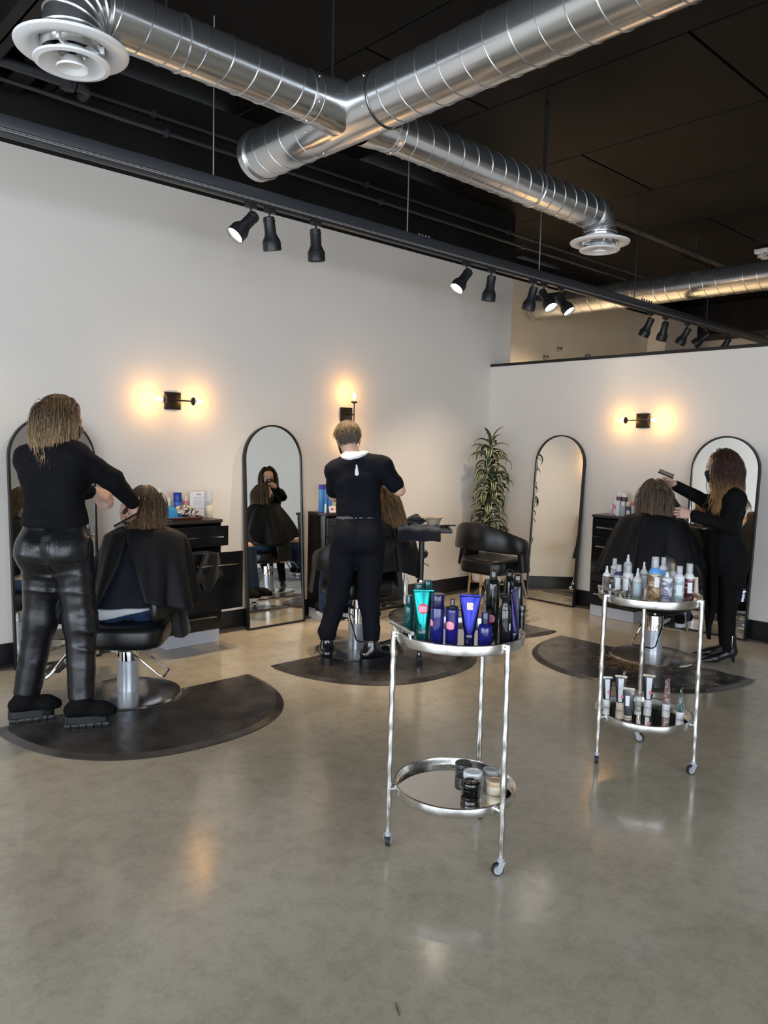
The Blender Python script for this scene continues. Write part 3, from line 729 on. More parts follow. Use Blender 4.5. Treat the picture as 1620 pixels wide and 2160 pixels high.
# ------------------------------------------------------------------ hydraulic salon chairs (front = local +x)
def rrect(w, h, r, n=6):
    P = []
    for cx, cyy, a0 in ((w / 2 - r, h / 2 - r, 0), (-w / 2 + r, h / 2 - r, 90), (-w / 2 + r, -h / 2 + r, 180), (w / 2 - r, -h / 2 + r, 270)):
        for i in range(n + 1):
            a = math.radians(a0 + 90 * i / n); P.append((cx + r * math.cos(a), cyy + r * math.sin(a)))
    return P
def chair(label, c, rz, zs, col_h=.33, wrap=True):
    t = thing('salon_chair', label, 'chair', (c[0], c[1], 0), rz, 'black hydraulic salon chairs')
    base = MB().lathe([(.0, .002), (.302, .002), (.305, .008), (.300, .016), (.27, .021), (.12, .030), (.0, .032)], 64).build('base', m_brushed, t)
    MB().lathe([(.060, .028), (.060, col_h - .115)], 32).build('column', m_silver, t)
    MB().lathe([(.0605, col_h - .115), (.063, col_h - .112), (.063, col_h - .004), (.060, col_h), (.0, col_h + .002)], 32).build('pump_collar', m_chrome, t)
    MB().cyl((0, 0, col_h), (0, 0, zs - .125), .015).build('ram', m_chrome, t)
    zc = col_h - .05
    MB().tube([(.03, .07, zc), (-.03, .072, zc), (-.20, .085, zc - .14), (-.225, .07, zc - .150), (-.225, -.07, zc - .150), (-.20, -.085, zc - .14), (-.03, -.072, zc), (.03, -.07, zc)], .0055, 8).build('pedal', m_chrome, t)
    # seat
    mb = MB(); n0 = None; secs = []
    for z, k in ((-.135, -.03), (-.125, -.008), (-.10, .0), (-.035, .0), (-.012, -.010), (.0, -.035), (.004, -.09)):
        secs.append([(x, y, zs + z) for x, y in rrect(.46 + 2 * k, .47 + 2 * k, max(.13 + k, .03))])
    m_ = len(secs[0]); V = [p for s in secs for p in s]; F = [tuple(range(m_ - 1, -1, -1)), tuple(range((len(secs) - 1) * m_, len(secs) * m_))]
    for j in range(len(secs) - 1):
        for i in range(m_): k = (i + 1) % m_; F.append((j * m_ + i, j * m_ + k, (j + 1) * m_ + k, (j + 1) * m_ + i))
    mb.add(V, F); st = mb.build('seat', m_leather, t, sharp=60)
    MB().b2((-.12, -.10, zs - .150), (.12, .10, zs - .134), .004).build('seat_plate', m_steelblack, st)
    # wrap round back and arms
    def rad(th): return (-.300 * math.cos(th) if math.cos(th) > 0 else -.26 * math.cos(th), .315 * math.sin(th))
    secs = []; N_ = 40; T = math.radians(128 if wrap else 52)
    for i in range(N_ + 1):
        th = -T + 2 * T * i / N_; u = abs(th) / T; e = u * u * (3 - 2 * u)
        zt = zs + .33 - .165 * e; zb = zs + .095 - .055 * e; x, y = rad(th); x2, y2 = rad(th + .01)
        tn = Vector((x2 - x, y2 - y)).normalized(); nn = Vector((tn.y, -tn.x))
        hw = .027 if 0 < i < N_ else .014
        if i in (0, N_): zt -= .02; zb += .02
        s = []
        for a, z in ((-1, zb + .02), (-.6, zb), (.6, zb), (1, zb + .02), (1, zt - .025), (.6, zt), (-.6, zt), (-1, zt - .025)):
            tilt = .10 * (z - zb) * (1 - .5 * e)
            s.append((x + nn.x * (a * hw + tilt), y + nn.y * (a * hw + tilt), z))
        secs.append(s)
    V = [p for s in secs for p in s]; F = [tuple(range(8)), tuple(range(8 * N_ + 7, 8 * N_ - 1, -1))]
    for j in range(N_):
        for i in range(8): k = (i + 1) % 8; F.append((j * 8 + k, j * 8 + i, (j + 1) * 8 + i, (j + 1) * 8 + k))
    MB().add(V, F).build('backrest', m_leather, t, sharp=60)
    def plate(nm, t0, t1, z0, zt0):
        s1 = []
        for i in range(9):
            th = t0 + (t1 - t0) * i / 8; x, y = rad(th); x2, y2 = rad(th + .01); tn = Vector((x2 - x, y2 - y)).normalized(); nn = Vector((tn.y, -tn.x))
            inn = .06 if nm == 'back_support' else .045
            s1.append([(x - nn.x * inn, y - nn.y * inn, z0), (x - nn.x * .01, y - nn.y * .01, z0), (x + nn.x * .02, y + nn.y * .02, zt0), (x - nn.x * .02, y - nn.y * .02, zt0)])
        V = [p for s in s1 for p in s]; F = [(3, 2, 1, 0), (32, 33, 34, 35)]
        for j in range(8):
            for i in range(4): k = (i + 1) % 4; F.append((j * 4 + i, j * 4 + k, (j + 1) * 4 + k, (j + 1) * 4 + i))
        MB().add(V, F).build(nm, m_leather, t, sharp=40)
    for s in (-1, 1) if wrap else ():
        plate('arm_panel', s * math.radians(84), s * math.radians(124), zs - .10, zs + .075)
    if not wrap: plate('back_support', -.36, .36, zs - .08, zs + .125)
    # footrest
    for s in (-1, 1):
        MB().tube([(.10, s * .11, zs - .14), (.27, s * .11, zs - .15), (.31, s * .11, zs - .18), (.40, s * .11, .16), (.43, s * .11, .135)], .010, 10).build('footrest_tube', m_chrome, t)
    MB().tube([(.43, -.11, .135), (.45, -.08, .13), (.45, .08, .13), (.43, .11, .135)], .010, 10).build('footrest_bar', m_chrome, t)
    MB().box((.405, 0, .165), (.09, .20, .012), .004).build('footrest_plate', m_rubber, t)
    return t
chair('black hydraulic chair under the wet haired client, seat showing below the cape', CHL, math.radians(142), .455, wrap=False)
chair('black hydraulic chair behind the short haired stylist', CHM, math.radians(72), .56)
chair('black hydraulic chair under the client with straight hair on the right', CHR, math.radians(8), .50, .32)
chair('empty black hydraulic chair with curved back beside the plant', CHE, math.radians(2), .535)

# ------------------------------------------------------------------ bamboo style silver trolleys
m_leaf = mat('silver_leaf_metal', (.72, .71, .68), .26, metal=1., var=(18, .10, 6), rvar=(22, .06), bump=(30, .08, .003))
m_wheel = mat('caster_grey', (.45, .48, .52), .35, metal=.3)
def trolley(label, wheels, ztop, zlow, hang):
    W = np.array(wheels); c = W.mean(0); t = thing('bar_trolley', label, 'trolley', (c[0], c[1], 0), 0, 'silver bamboo trolleys')
    for nm, z, r in (('top_tray', ztop, .236), ('lower_tray', zlow, .224)):
        tr_ = MB().lathe([(.0, -.008), (r - .006, -.008), (r, -.004), (r + .003, .012), (r + .001, .028), (r + .003, .031), (r - .003, .032), (r - .006, .026), (r - .007, .002), (.0, .002)], 72, (0, 0, z)).build(nm, m_leaf, t)
        MB().lathe([(.0, .0025), (r - .008, .0025), (r - .008, .005), (.0, .005)], 72, (0, 0, z)).build('mirror_plate', m_smoke, tr_)
    for i, w in enumerate(W):
        d = w - c; u = d / np.linalg.norm(d); rt = .246; a = np.array([u[0] * rt, u[1] * rt]); bpt = np.array([u[0] * .250, u[1] * .250])
        pts = []; rad = []; n = 40; r_ = rng(i + int(c[0] * 10))
        nodes = [.16, .36, .55, .74, .9]
        for k in range(n + 1):
            f = k / n; z = .062 + (ztop + .028 - .062) * f; q = bpt + (a - bpt) * f
            rr = .0105
            for nd in nodes: rr += .0030 * math.exp(-((f - nd - .02 * (r_.random() - .5)) / .011) ** 2)
            pts.append((q[0] + .0012 * math.sin(k * 1.3), q[1], z)); rad.append(rr)
        lg = MB().tube(pts, rad, 12).build('leg', m_leaf, t)
        for z in (ztop + .012, zlow + .015): MB().cyl((u[0] * .220, u[1] * .220, z), (u[0] * .246, u[1] * .246, z), .012, seg=10).build('bracket', m_leaf, lg)
        ca = i * 2.1 + .6; cv = Vector((math.cos(ca), math.sin(ca), 0)); pv = Vector((-cv.y, cv.x, 0)); b0 = Vector((bpt[0], bpt[1], 0))
        cs = MB(); cs.cyl(b0 + Vector((0, 0, .048)), b0 + Vector((0, 0, .064)), .013, seg=14)
        for s in (-1, 1): cs.add([b0 + pv * s * .012 + cv * x + Vector((0, 0, z)) for x, z in ((-.012, .052), (.012, .052), (.022, .030), (.012, .012), (.000, .022))] + [b0 + pv * s * .014 + cv * x + Vector((0, 0, z)) for x, z in ((-.012, .052), (.012, .052), (.022, .030), (.012, .012), (.000, .022))],
                                 [(0, 1, 2, 3, 4), (9, 8, 7, 6, 5)] + [(k, (k + 1) % 5, 5 + (k + 1) % 5, 5 + k) for k in range(5)])
        caster = cs.build('caster', m_wheel, t, sharp=30)
        w0 = b0 + cv * .012
        MB().lathe([(.019, -.009), (.0225, -.007), (.0225, .007), (.019, .009)], 24, w0 + Vector((0, 0, .0235)), pv).build('tyre', m_rubber, caster)
        MB().lathe([(.0, -.0095), (.017, -.0095), (.017, .0095), (.0, .0095)], 20, w0 + Vector((0, 0, .0235)), pv).build('hub', m_wheel, caster)
    # handle bar on the rim
    u = Vector((math.cos(hang), math.sin(hang), 0)); p = Vector((-u.y, u.x, 0))
    hb = MB(); pts = [u * .243 + p * (-.085 + .17 * k / 12) + Vector((0, 0, ztop + .060 - .004 * k / 12)) for k in range(13)]
    hb.tube(pts, [.0075 + (.002 if k in (3, 9) else 0) for k in range(13)], 10); o = hb.build('handle', m_leaf, t)
    for s in (-1, 1): MB().cyl(u * .238 + p * s * .06 + Vector((0, 0, ztop + .03)), u * .243 + p * s * .06 + Vector((0, 0, ztop + .058)), .006, seg=8).build('bracket', m_leaf, o)
    return t
ZT, ZL = .800, .218
FT = trolley('silver bamboo style trolley in front holding blue and black bottles', [(1.929, 1.996), (2.106, 1.630), (2.352, 1.927)], ZT, ZL, math.atan2(.075, -.24))
RT = trolley('silver bamboo style trolley on the right holding white labelled bottles', [(3.23, 1.901), (3.472, 1.573), (3.632, 1.917)], ZT, ZL, math.atan2(.075, -.24))

# ------------------------------------------------------------------ colour tray cart, stool, plant
tc_ = np.array([3.975, 3.845, .017]); t = thing('colour_tray_cart', 'black rolling tray on a single column between the stylist and the empty chair', 'cart', tc_)
hub = MB().lathe([(.0, .055), (.045, .06), (.05, .09), (.028, .12), (.0, .125)], 20).build('hub', m_steelblack, t)
for k in range(5):
    a = math.radians(-135 + 72 * k); u = Vector((math.cos(a), math.sin(a), 0))
    l = MB().tube([u * .03 + Vector((0, 0, .095)), u * .2 + Vector((0, 0, .085)), u * .30 + Vector((0, 0, .065))], [.022, .018, .014], 10).build('base_leg', m_steelblack, t)
    MB().cyl(u * .30 + Vector((0, 0, .07)), u * .30 + Vector((0, 0, .035)), .008, seg=8).build('caster_stem', m_chrome, l)
    q = Vector((-u.y, u.x, 0))
    for s in (-1, 1): MB().lathe([(.0, -.007), (.022, -.007), (.025, -.004), (.025, .004), (.022, .007), (.0, .007)], 18, u * .305 + q * s * .014 + Vector((0, 0, .0265)), q).build('caster_wheel', m_rubber, l)
MB().cyl((0, 0, .12), (0, 0, .52), .024).build('column', m_track, t); MB().cyl((0, 0, .52), (0, 0, .885), .020).build('inner_column', m_steelblack, t)
MB().lathe([(.026, .505), (.028, .51), (.028, .525), (.026, .53)], 20).build('collar', m_chrome, t)
tray = MB(); R45 = Matrix.Rotation(math.radians(-43), 3, 'Z')
tray.box((.02, -.01, .889), (.36, .27, .010), .004, rot=R45)
for dx, dy, sx, sy in ((0, .135, .37, .012), (0, -.135, .37, .012), (.18, 0, .012, .27), (-.18, 0, .012, .27)):
    v = R45 @ Vector((dx, dy, 0)); tray.box((.02 + v.x, -.01 + v.y, .897), (sx, sy, .026), .004, rot=R45)
tray.build('tray', m_steelblack, t)
m_towel = mat('black_towel', (.011, .012, .016), .95, spec=.1, sheen=.3, bump=(160, .5, .006))
def drape(name, label, cat, rows, m, thk=.008, seed=1):
    """cloth sheet through rows of points"""
    o = MB().grid(rows).build(name, m, None); c = np.mean([p for r in rows for p in r], 0)
    lo = min(p[2] for r in rows for p in r)
    me = o.data; me.transform(Matrix.Translation((-c[0], -c[1], -lo))); o.location = (c[0], c[1], lo)
    thick(o, thk, 0); subdiv(o, 1); return tag(o, label, cat)
u = np.array(R45 @ Vector((1, 0, 0))); v = np.array(R45 @ Vector((0, 1, 0))); o3 = tc_ + np.array([.02, -.01, .918])
rows = []; r_ = rng(4)
for i in range(14):
    s = -.20 + .30 * i / 13; row = []
    for j in range(14):
        q = -.02 - .155 * min(j, 7) / 7; drop = max(0, j - 7) * .014
        row.append(tuple(o3 + u * s + v * (q - (.004 * j if j > 7 else 0)) + np.array([0, 0, -drop + .005 * math.sin(i * 1.1 + j * .7) + (.02 * math.sin(i * .9) ** 2 if j < 4 else 0)])))
    rows.append(row)
drape('towel', 'black towel draped over the edge of the colour tray cart', 'towel', rows, m_towel)
rows = []
for i in range(12):
    a = 2 * math.pi * i / 11; row = []
    for j in range(7):
        rr = .085 * math.sin(math.pi * (j + .3) / 7.3) * (1 + .25 * math.sin(3 * a + j)); row.append(tuple(o3 + u * -.07 + v * .06 + np.array([rr * math.cos(a), rr * .7 * math.sin(a), .0 + .07 * j / 6 + .012 * math.sin(2 * a)])))
    rows.append(row)
drape('towel', 'crumpled black cloth heaped at the back of the colour tray', 'towel', rows, m_towel)
bo = o3 + u * .055 + v * -.02; b = thing('tint_bowl', 'tan colour mixing bowl with a lip on the tray cart', 'bowl', (bo[0], bo[1], bo[2] + .004))
m_bowl = mat('tan_plastic', (.42, .33, .24), .4)
MB().lathe([(.0, .0), (.036, .0), (.042, .006), (.060, .058), (.066, .064), (.072, .066), (.070, .060), (.056, .052), (.038, .008), (.0, .006)], 32, cap=False).build('bowl', m_bowl, b)
MB().box((-.075, 0, .063), (.05, .05, .006), .002).build('lip', m_bowl, b)
bo2 = o3 + u * .13; b = thing('tint_brush', 'black tint brush lying beside the tan bowl', 'brush', (bo2[0], bo2[1], bo2[2] - .002), math.radians(-20))
MB().tube([(-.08, 0, .008), (0, 0, .008), (.05, 0, .009)], [.004, .006, .007], 8).build('handle', m_steelblack, b); MB().box((.075, 0, .008), (.05, .035, .008), .002).build('bristles', m_rubber, b)

sc = np.array([4.76, 4.79, .017]); s = thing('rolling_stool', 'low black round stool behind the tray cart', 'stool', sc)
MB().lathe([(.0, .515), (.175, .515), (.19, .53), (.192, .56), (.18, .578), (.12, .585), (.0, .586)], 40).build('seat', m_leather, s)
MB().cyl((0, 0, .30), (0, 0, .515), .014).build('gas_lift', m_chrome, s); MB().cyl((0, 0, .07), (0, 0, .31), .025).build('column', m_chrome, s)
MB().tube([(0, 0, .50), (.10, -.11, .47), (.14, -.15, .44)], .004, 6).build('lever', m_steelblack, s)
for k in range(5):
    a = math.radians(20 + 72 * k); u_ = Vector((math.cos(a), math.sin(a), 0))
    l = MB().tube([Vector((0, 0, .085)), u_ * .15 + Vector((0, 0, .075)), u_ * .26 + Vector((0, 0, .06))], [.02, .016, .012], 8).build('base_leg', m_steelblack, s)
    MB().lathe([(.0, -.012), (.024, -.012), (.026, 0), (.024, .012), (.0, .012)], 16, u_ * .265 + Vector((0, 0, .028)), (-u_.y, u_.x, 0)).build('caster_wheel', m_rubber, l)

pc = np.array([6.14, 4.99, 0]); pl = thing('potted_plant', 'tall variegated dracaena in the corner on a wooden legged white pot', 'plant', pc)
m_pot = mat('white_pot', (.72, .70, .68), .5); m_wood = mat('pale_wood', (.50, .33, .16), .45, var=(12, .2))
m_soil = mat('soil', (.03, .02, .014), .95, bump=(60, .8, .02))
pot = MB().lathe([(.0, .14), (.13, .14), (.155, .16), (.165, .40), (.170, .44), (.160, .44), (.152, .41), (.0, .41)], 36).build('pot', m_pot, pl)
MB().lathe([(.0, .412), (.15, .412), (.15, .418), (.0, .425)], 28).build('soil', m_soil, pl)
for k in range(4):
    a = math.radians(20 + 90 * k); MB().cyl((.20 * math.cos(a), .20 * math.sin(a), .001), (.175 * math.cos(a), .175 * math.sin(a), .36), .012, .016, 10).build('pot_leg', m_wood, pl)
    MB().cyl((.0, .0, .128), (.19 * math.cos(a), .19 * math.sin(a), .128), .009, seg=8).build('pot_brace', m_wood, pl)
m_stem = mat('plant_stem', (.26, .22, .11), .7, var=(30, .3), bump=(50, .5, .01))
r_ = rng(11); stem = [(.0 + .02 * math.sin(i * .8), .0 + .015 * math.cos(i * 1.1), .40 + 1.17 * i / 14) for i in range(15)]
MB().tube(stem, [.016 - .0006 * i for i in range(15)], 10).build('stem', m_stem, pl)
def leaf_material():
    m = bpy.data.materials.new('striped_leaf'); m.use_nodes = True; nt = m.node_tree; N = nt.nodes; L = nt.links; b = N['Principled BSDF']
    uv = N.new('ShaderNodeUVMap'); sp = N.new('ShaderNodeSeparateXYZ'); L.new(uv.outputs[0], sp.inputs[0])
    r = N.new('ShaderNodeValToRGB'); cr = r.color_ramp
    st = [(0, (.50, .49, .27)), (.10, (.50, .49, .27)), (.15, (.016, .036, .018)), (.43, (.020, .045, .020)), (.46, (.22, .25, .12)), (.54, (.22, .25, .12)), (.57, (.020, .045, .020)), (.85, (.016, .036, .018)), (.90, (.50, .49, .27)), (1, (.50, .49, .27))]
    while len(cr.elements) < len(st): cr.elements.new(.5)
    for e, (p, c) in zip(cr.elements, st): e.position = p; e.color = (*c, 1)
    L.new(sp.outputs['X'], r.inputs['Fac']); L.new(r.outputs['Color'], b.inputs['Base Color']); b.inputs['Roughness'].default_value = .38
    return m
m_leafp = leaf_material()
def leaf_mesh(L, w, droop, twist):
    """an arching strap leaf rising from the origin along +x"""
    n = 10; V = []; F = []; UV = []
    x = z = 0.0; ang = math.radians(52)
    for i in range(n + 1):
        f = i / n; ww = w * (math.sin(math.pi * min(1, f * .93 + .07)) ** .55) * (1 - .15 * f) if i < n else .001
        for k, s in enumerate((-1, -.5, 0, .5, 1)):
            sag = -.16 * ww * (1 - abs(s)) * 1.2
            V.append((x, s * ww / 2 + .02 * math.sin(twist + f * 2.5) * f, z + sag))
        ang -= droop * (.4 + 1.2 * f) / n; x += L / n * math.cos(ang); z += L / n * math.sin(ang)
    for i in range(n):
        for k in range(4):
            F.append((i * 5 + k, i * 5 + k + 1, (i + 1) * 5 + k + 1, (i + 1) * 5 + k))
    me = raw_mesh('leaf', V, F); ul = me.uv_layers.new(name='UVMap')
    for lp in me.loops:
        ul.data[lp.index].uv = ((lp.vertex_index % 5) / 4, (lp.vertex_index // 5) / n)
    me.materials.append(m_leafp); return me
LV = [leaf_mesh(L, w, d, t_) for L, w, d, t_ in ((.29, .068, 2.6, 0), (.32, .074, 3.0, 1), (.26, .068, 2.2, 2), (.33, .076, 3.4, 3), (.24, .058, 1.6, 4), (.30, .074, 3.7, 5))]
nl = 150
for k in range(nl):
    f = (k + .5) / nl; z = .56 + 1.0 * f; i = min(13, int((z - .40) / 1.17 * 14)); g = (z - .40) / 1.17 * 14 - i
    sx, sy = stem[i][0] + (stem[i + 1][0] - stem[i][0]) * g, stem[i][1] + (stem[i + 1][1] - stem[i][1]) * g
    a = k * 2.39996 + r_.uniform(-.3, .3)
    me = LV[4] if f > .97 else LV[r_.choice((0, 1, 2, 3, 5))]
    o = link('leaf', me, None, pl, (sx, sy, z)); sc_ = r_.uniform(.78, 1.05) * (1.0 - .1 * (1 - f))
    if math.cos(a) * .7 + math.sin(a) * .7 > .6: sc_ *= .72          # crowded against the corner walls
    o.rotation_euler = (r_.uniform(-.25, .25), r_.uniform(-.25, .3) - (.5 if f > .95 else 0), a); o.scale = (sc_,) * 3

# ------------------------------------------------------------------ bottles, tubes, jars
def pmat(name, col, **k): return mat(name, col, **k)
g_blue = pmat('cobalt_blue_plastic', (.010, .012, .14), rough=.16, coat=.4)
g_navy = pmat('navy_plastic', (.006, .007, .055), rough=.18, coat=.3)
g_bluemet = pmat('metallic_blue', (.020, .024, .18), rough=.20, metal=.9)
g_purple = pmat('metallic_violet', (.08, .07, .24), rough=.22, metal=.85)
g_teal = pmat('dark_teal_plastic', (.004, .075, .072), rough=.14, coat=.4)
g_tealmet = pmat('metallic_teal', (.008, .19, .18), rough=.20, metal=.9)
g_blackp = pmat('glossy_black_plastic', (.006, .007, .007), rough=.13, coat=.5)
g_pink = pmat('pink_sticker', (.80, .30, .42), rough=.4); g_red = pmat('red_print', (.62, .03, .08), rough=.4); g_wht = pmat('white_print', (.82, .82, .82), rough=.4)
g_whitep = pmat('white_plastic', (.74, .75, .76), rough=.3); g_cream = pmat('cream_plastic', (.66, .58, .46), rough=.35)
g_clear = pmat('frosted_clear_plastic', (.62, .65, .66), rough=.22, alpha=.55); g_cap = pmat('frosted_cap', (.60, .61, .62), rough=.25, alpha=.62)
g_pale = pmat('pale_green_plastic', (.42, .52, .49), rough=.3); g_sky = pmat('sky_blue_plastic', (.12, .36, .72), rough=.3); g_lb = pmat('label_blue_grey', (.52, .64, .72), rough=.5)
def print_material(name, a, b, sc, stretch, detail=3, extra=None):
    """two or three tone printed picture wrapped round a bottle"""
    if name in MATS: return MATS[name]
    m = mat(name, a, .3); nt = m.node_tree; N = nt.nodes; L = nt.links; bs = N['Principled BSDF']
    tc = N.new('ShaderNodeTexCoord'); mp = N.new('ShaderNodeMapping'); mp.inputs['Scale'].default_value = stretch; L.new(tc.outputs['Object'], mp.inputs['Vector'])
    n = N.new('ShaderNodeTexNoise'); n.inputs['Scale'].default_value = sc; n.inputs['Detail'].default_value = detail; n.inputs['Distortion'].default_value = 1.5; L.new(mp.outputs['Vector'], n.inputs['Vector'])
    r = N.new('ShaderNodeValToRGB'); e = r.color_ramp.elements; e[0].position = .42; e[0].color = (*a, 1); e[1].position = .58; e[1].color = (*b, 1)
    if extra: q = e.new(.5); q.color = (*extra, 1)
    L.new(n.outputs['Fac'], r.inputs['Fac']); L.new(r.outputs['Color'], bs.inputs['Base Color']); return m
k_zebra = print_material('zebra_print', (.05, .05, .06), (.75, .76, .78), 22, (1, 1, 3))
k_tree = print_material('forest_print', (.10, .09, .09), (.74, .76, .78), 30, (1.5, 1.5, .6), 6, (.42, .36, .30))
k_brown = print_material('desert_print', (.20, .11, .05), (.58, .44, .28), 16, (1, 1, 2.2), 4, (.36, .24, .14))
k_mount = print_material('mountain_print', (.16, .17, .26), (.62, .72, .86), 20, (1, 1, 1.6), 5, (.50, .44, .46))
k_sea = print_material('pale_sea_print', (.30, .42, .42), (.66, .72, .72), 18, (1, 1, 2.5), 4)
k_wine = print_material('wine_print', (.06, .012, .02), (.40, .26, .26), 26, (1, 1, 1.2), 5, (.14, .03, .05))
k_marble = print_material('marble_print', (.30, .14, .12), (.62, .52, .46), 24, (1, 1, 1.5), 5, (.22, .16, .22))
k_fern = print_material('fern_print', (.03, .09, .07), (.42, .50, .46), 26, (2, 2, .7), 5)
k_char = print_material('charcoal_print', (.035, .036, .04), (.34, .33, .33), 14, (1, 1, 1.2), 4, (.04, .04, .045))
def text_material():
    """white label with lines of tiny unreadable print"""
    m = mat('printed_label', (.76, .79, .82), .5); nt = m.node_tree; N = nt.nodes; L = nt.links; bs = N['Principled BSDF']
    tc = N.new('ShaderNodeTexCoord'); n = N.new('ShaderNodeTexNoise'); mp = N.new('ShaderNodeMapping'); mp.inputs['Scale'].default_value = (60, 60, 260)
    L.new(tc.outputs['Object'], mp.inputs['Vector']); L.new(mp.outputs['Vector'], n.inputs['Vector']); n.inputs['Scale'].default_value = 1.6; n.inputs['Detail'].default_value = 2
    r = N.new('ShaderNodeValToRGB'); e = r.color_ramp.elements; e[0].position = .60; e[0].color = (.76, .79, .82, 1); e[1].position = .68; e[1].color = (.40, .42, .45, 1)
    L.new(n.outputs['Fac'], r.inputs['Fac']); L.new(r.outputs['Color'], bs.inputs['Base Color']); return m
k_label = text_material()
def facing(x, y): return math.atan2(-y, -x)
def patch(r, z0, z1, half, ang, n=8, round_=False):
    """label bent round a cylinder of radius r"""
    mb = MB(); rows = []
    if round_:
        zc, hz = (z0 + z1) / 2, (z1 - z0) / 2; V = [(r * math.cos(ang), r * math.sin(ang), zc)]
        for i in range(20):
            t = 2 * math.pi * i / 20; a = ang + half * math.cos(t); V.append((r * math.cos(a), r * math.sin(a), zc + hz * math.sin(t)))
        return mb.add(V, [(0, 1 + i, 1 + (i + 1) % 20) for i in range(20)])
    for z in (z0, z1): rows.append([(r * math.cos(ang - half + 2 * half * i / n), r * math.sin(ang - half + 2 * half * i / n), z) for i in range(n + 1)])
    return mb.grid(rows)
def bottle(name, label, group, p, r, parts, lab=None, turn=0.0, sticker=None, cat='bottle', k=1.0):
    """parts: (part name, [(radius factor, z), ...], material); lab = (z0, z1, half angle, material, turn)"""
    t = thing(name, label, cat, p, 0, group); f = facing(p[0], p[1]); t.scale = (k, k, k)
    for nm, prof, m in parts:
        MB().lathe([(a * r, z) for a, z in prof], 24).build(nm, m, t, sharp=50)
    if lab: o = patch(r + .0006, lab[0], lab[1], lab[2], f + lab[4]).build('label', lab[3], t, smooth=True)
    if sticker:
        zc, rs = sticker[0], sticker[1]; a = f + sticker[2]; h = rs / r
        s_ = patch(r + .0006, zc - rs, zc + rs, h, a, round_=True).build('sticker', g_red, t)
        patch(r + .0010, zc - rs * .72, zc + rs * .55, h * .86, a).build('sticker_panel', g_pink, s_); patch(r + .0014, zc + rs * .58, zc + rs * .74, h * .5, a).build('sticker_print', g_wht, s_)
    return t
def tube_pack(label, group, p, w, h, hc, rc, m, mc, ang, crimp=None, lab=None, sticker=None):
    """squeeze tube standing on its cap, flat crimp on top; ang = direction the broad side faces"""
    t = thing('squeeze_tube', label, 'tube', p, 0, group); sec = []
    u = np.array([-math.sin(ang), math.cos(ang), 0]); v = np.array([math.cos(ang), math.sin(ang), 0])
    n = 24; K = 10
    for j in range(K + 1):
        f = j / K; z = hc + (h - hc) * f; a = rc * (1 - f) + w / 2 * f; a = rc + (w / 2 - rc) * f ** .8; b = rc * (1 - f ** 1.3) + .0022 * f
        sec.append([tuple(u * a * math.cos(2 * math.pi * i / n) + v * b * math.sin(2 * math.pi * i / n) + np.array([0, 0, z])) for i in range(n)])
    mb = MB().grid(sec, wrap=True); k0 = len(mb.v); mb.f.append(tuple(range(n - 1, -1, -1))); mb.f.append(tuple(range(K * n, (K + 1) * n))); mb.build('tube', m, t, sharp=50)
    MB().lathe([(rc * .99, 0), (rc * 1.02, .002), (rc * 1.02, hc - .002), (rc * .98, hc)], 24).build('cap', mc, t)
    R = Matrix(((u[0], v[0], 0), (u[1], v[1], 0), (0, 0, 1)))
    MB().box((0, 0, h + .001), (w * 1.02, .005, .011), .001, rot=R).build('crimp', crimp or m, t)
    def face(z, fx):
        f = (z - hc) / (h - hc); a = rc + (w / 2 - rc) * f ** .8; b = rc * (1 - f ** 1.3) + .0022 * f; x = fx * a
        return tuple(u * x + v * (b * math.sqrt(max(0, 1 - fx * fx)) + .0012) + np.array([0, 0, z]))
    if lab:
        z0, z1, fx0, fx1, ml = lab; rows = [[face(z0 + (z1 - z0) * j / 6, fx0 + (fx1 - fx0) * i / 6) for i in range(7)] for j in range(7)]
        MB().grid(rows).build('label', ml, t)
    if sticker:
        zc, rs, fx, ms = sticker; aa = rc + (w / 2 - rc) * ((zc - hc) / (h - hc)) ** .8
        V = [face(zc, fx)] + [face(zc + rs * math.sin(2 * math.pi * i / 18), fx + rs / aa * math.cos(2 * math.pi * i / 18)) for i in range(18)]
        V = [tuple(np.array(q) + v * .0006) for q in V]
        st = MB().add(V, [(0, 1 + i, 1 + (i + 1) % 18) for i in range(18)]).build('sticker', ms, t)
        if ms is g_red:
            rows = [[tuple(np.array(face(zc - rs * .6 + rs * 1.1 * j / 3, fx + rs / aa * .78 * (-1 + 2 * i / 4))) + v * .0011) for i in range(5)] for j in range(4)]; MB().grid(rows).build('sticker_panel', g_pink, st)
    return t
ZA = ZT + .006
def on_top(px, py): q = spot_at(px, py, z=ZA); return (q[0], q[1], ZA)
G1 = 'hair products on the front trolley'
CYL = lambda h, cap=None: [(.94, 0), (1, .003), (1, h - .003), (.96, h)]
# front trolley, top tray
bottle('bottle', 'dark teal bottle at the left edge of the front trolley', G1, on_top(862, 1338), .0200, [('body', [(.9, 0), (1, .004), (1, .100), (.9, .110), (.55, .118)], g_teal), ('cap', [(.62, .116), (.62, .145), (.55, .148)], g_teal)])
tube_pack('metallic teal squeeze tube with a pink round sticker on the front trolley', G1, on_top(891, 1350), .072, .178, .045, .024, g_tealmet, g_teal, facing(2.1, 1.8) + .1, sticker=(.118, .0185, -.05, g_red))
for i, (lab_, x, y) in enumerate((('left of two teal glass jars behind the teal tube', 882, 1322), ('right of two teal glass jars behind the teal tube', 900, 1320))):
    q = on_top(x, y); bottle('bottle', lab_, G1, q, .0185, [('body', [(.9, 0), (1, .003), (1, .135 + .008 * i), (.8, .142 + .008 * i)], g_teal), ('cap', [(.86, .140 + .008 * i), (.9, .142 + .008 * i), (.9, .168 + .01 * i), (.8, .171 + .01 * i)], g_teal)])
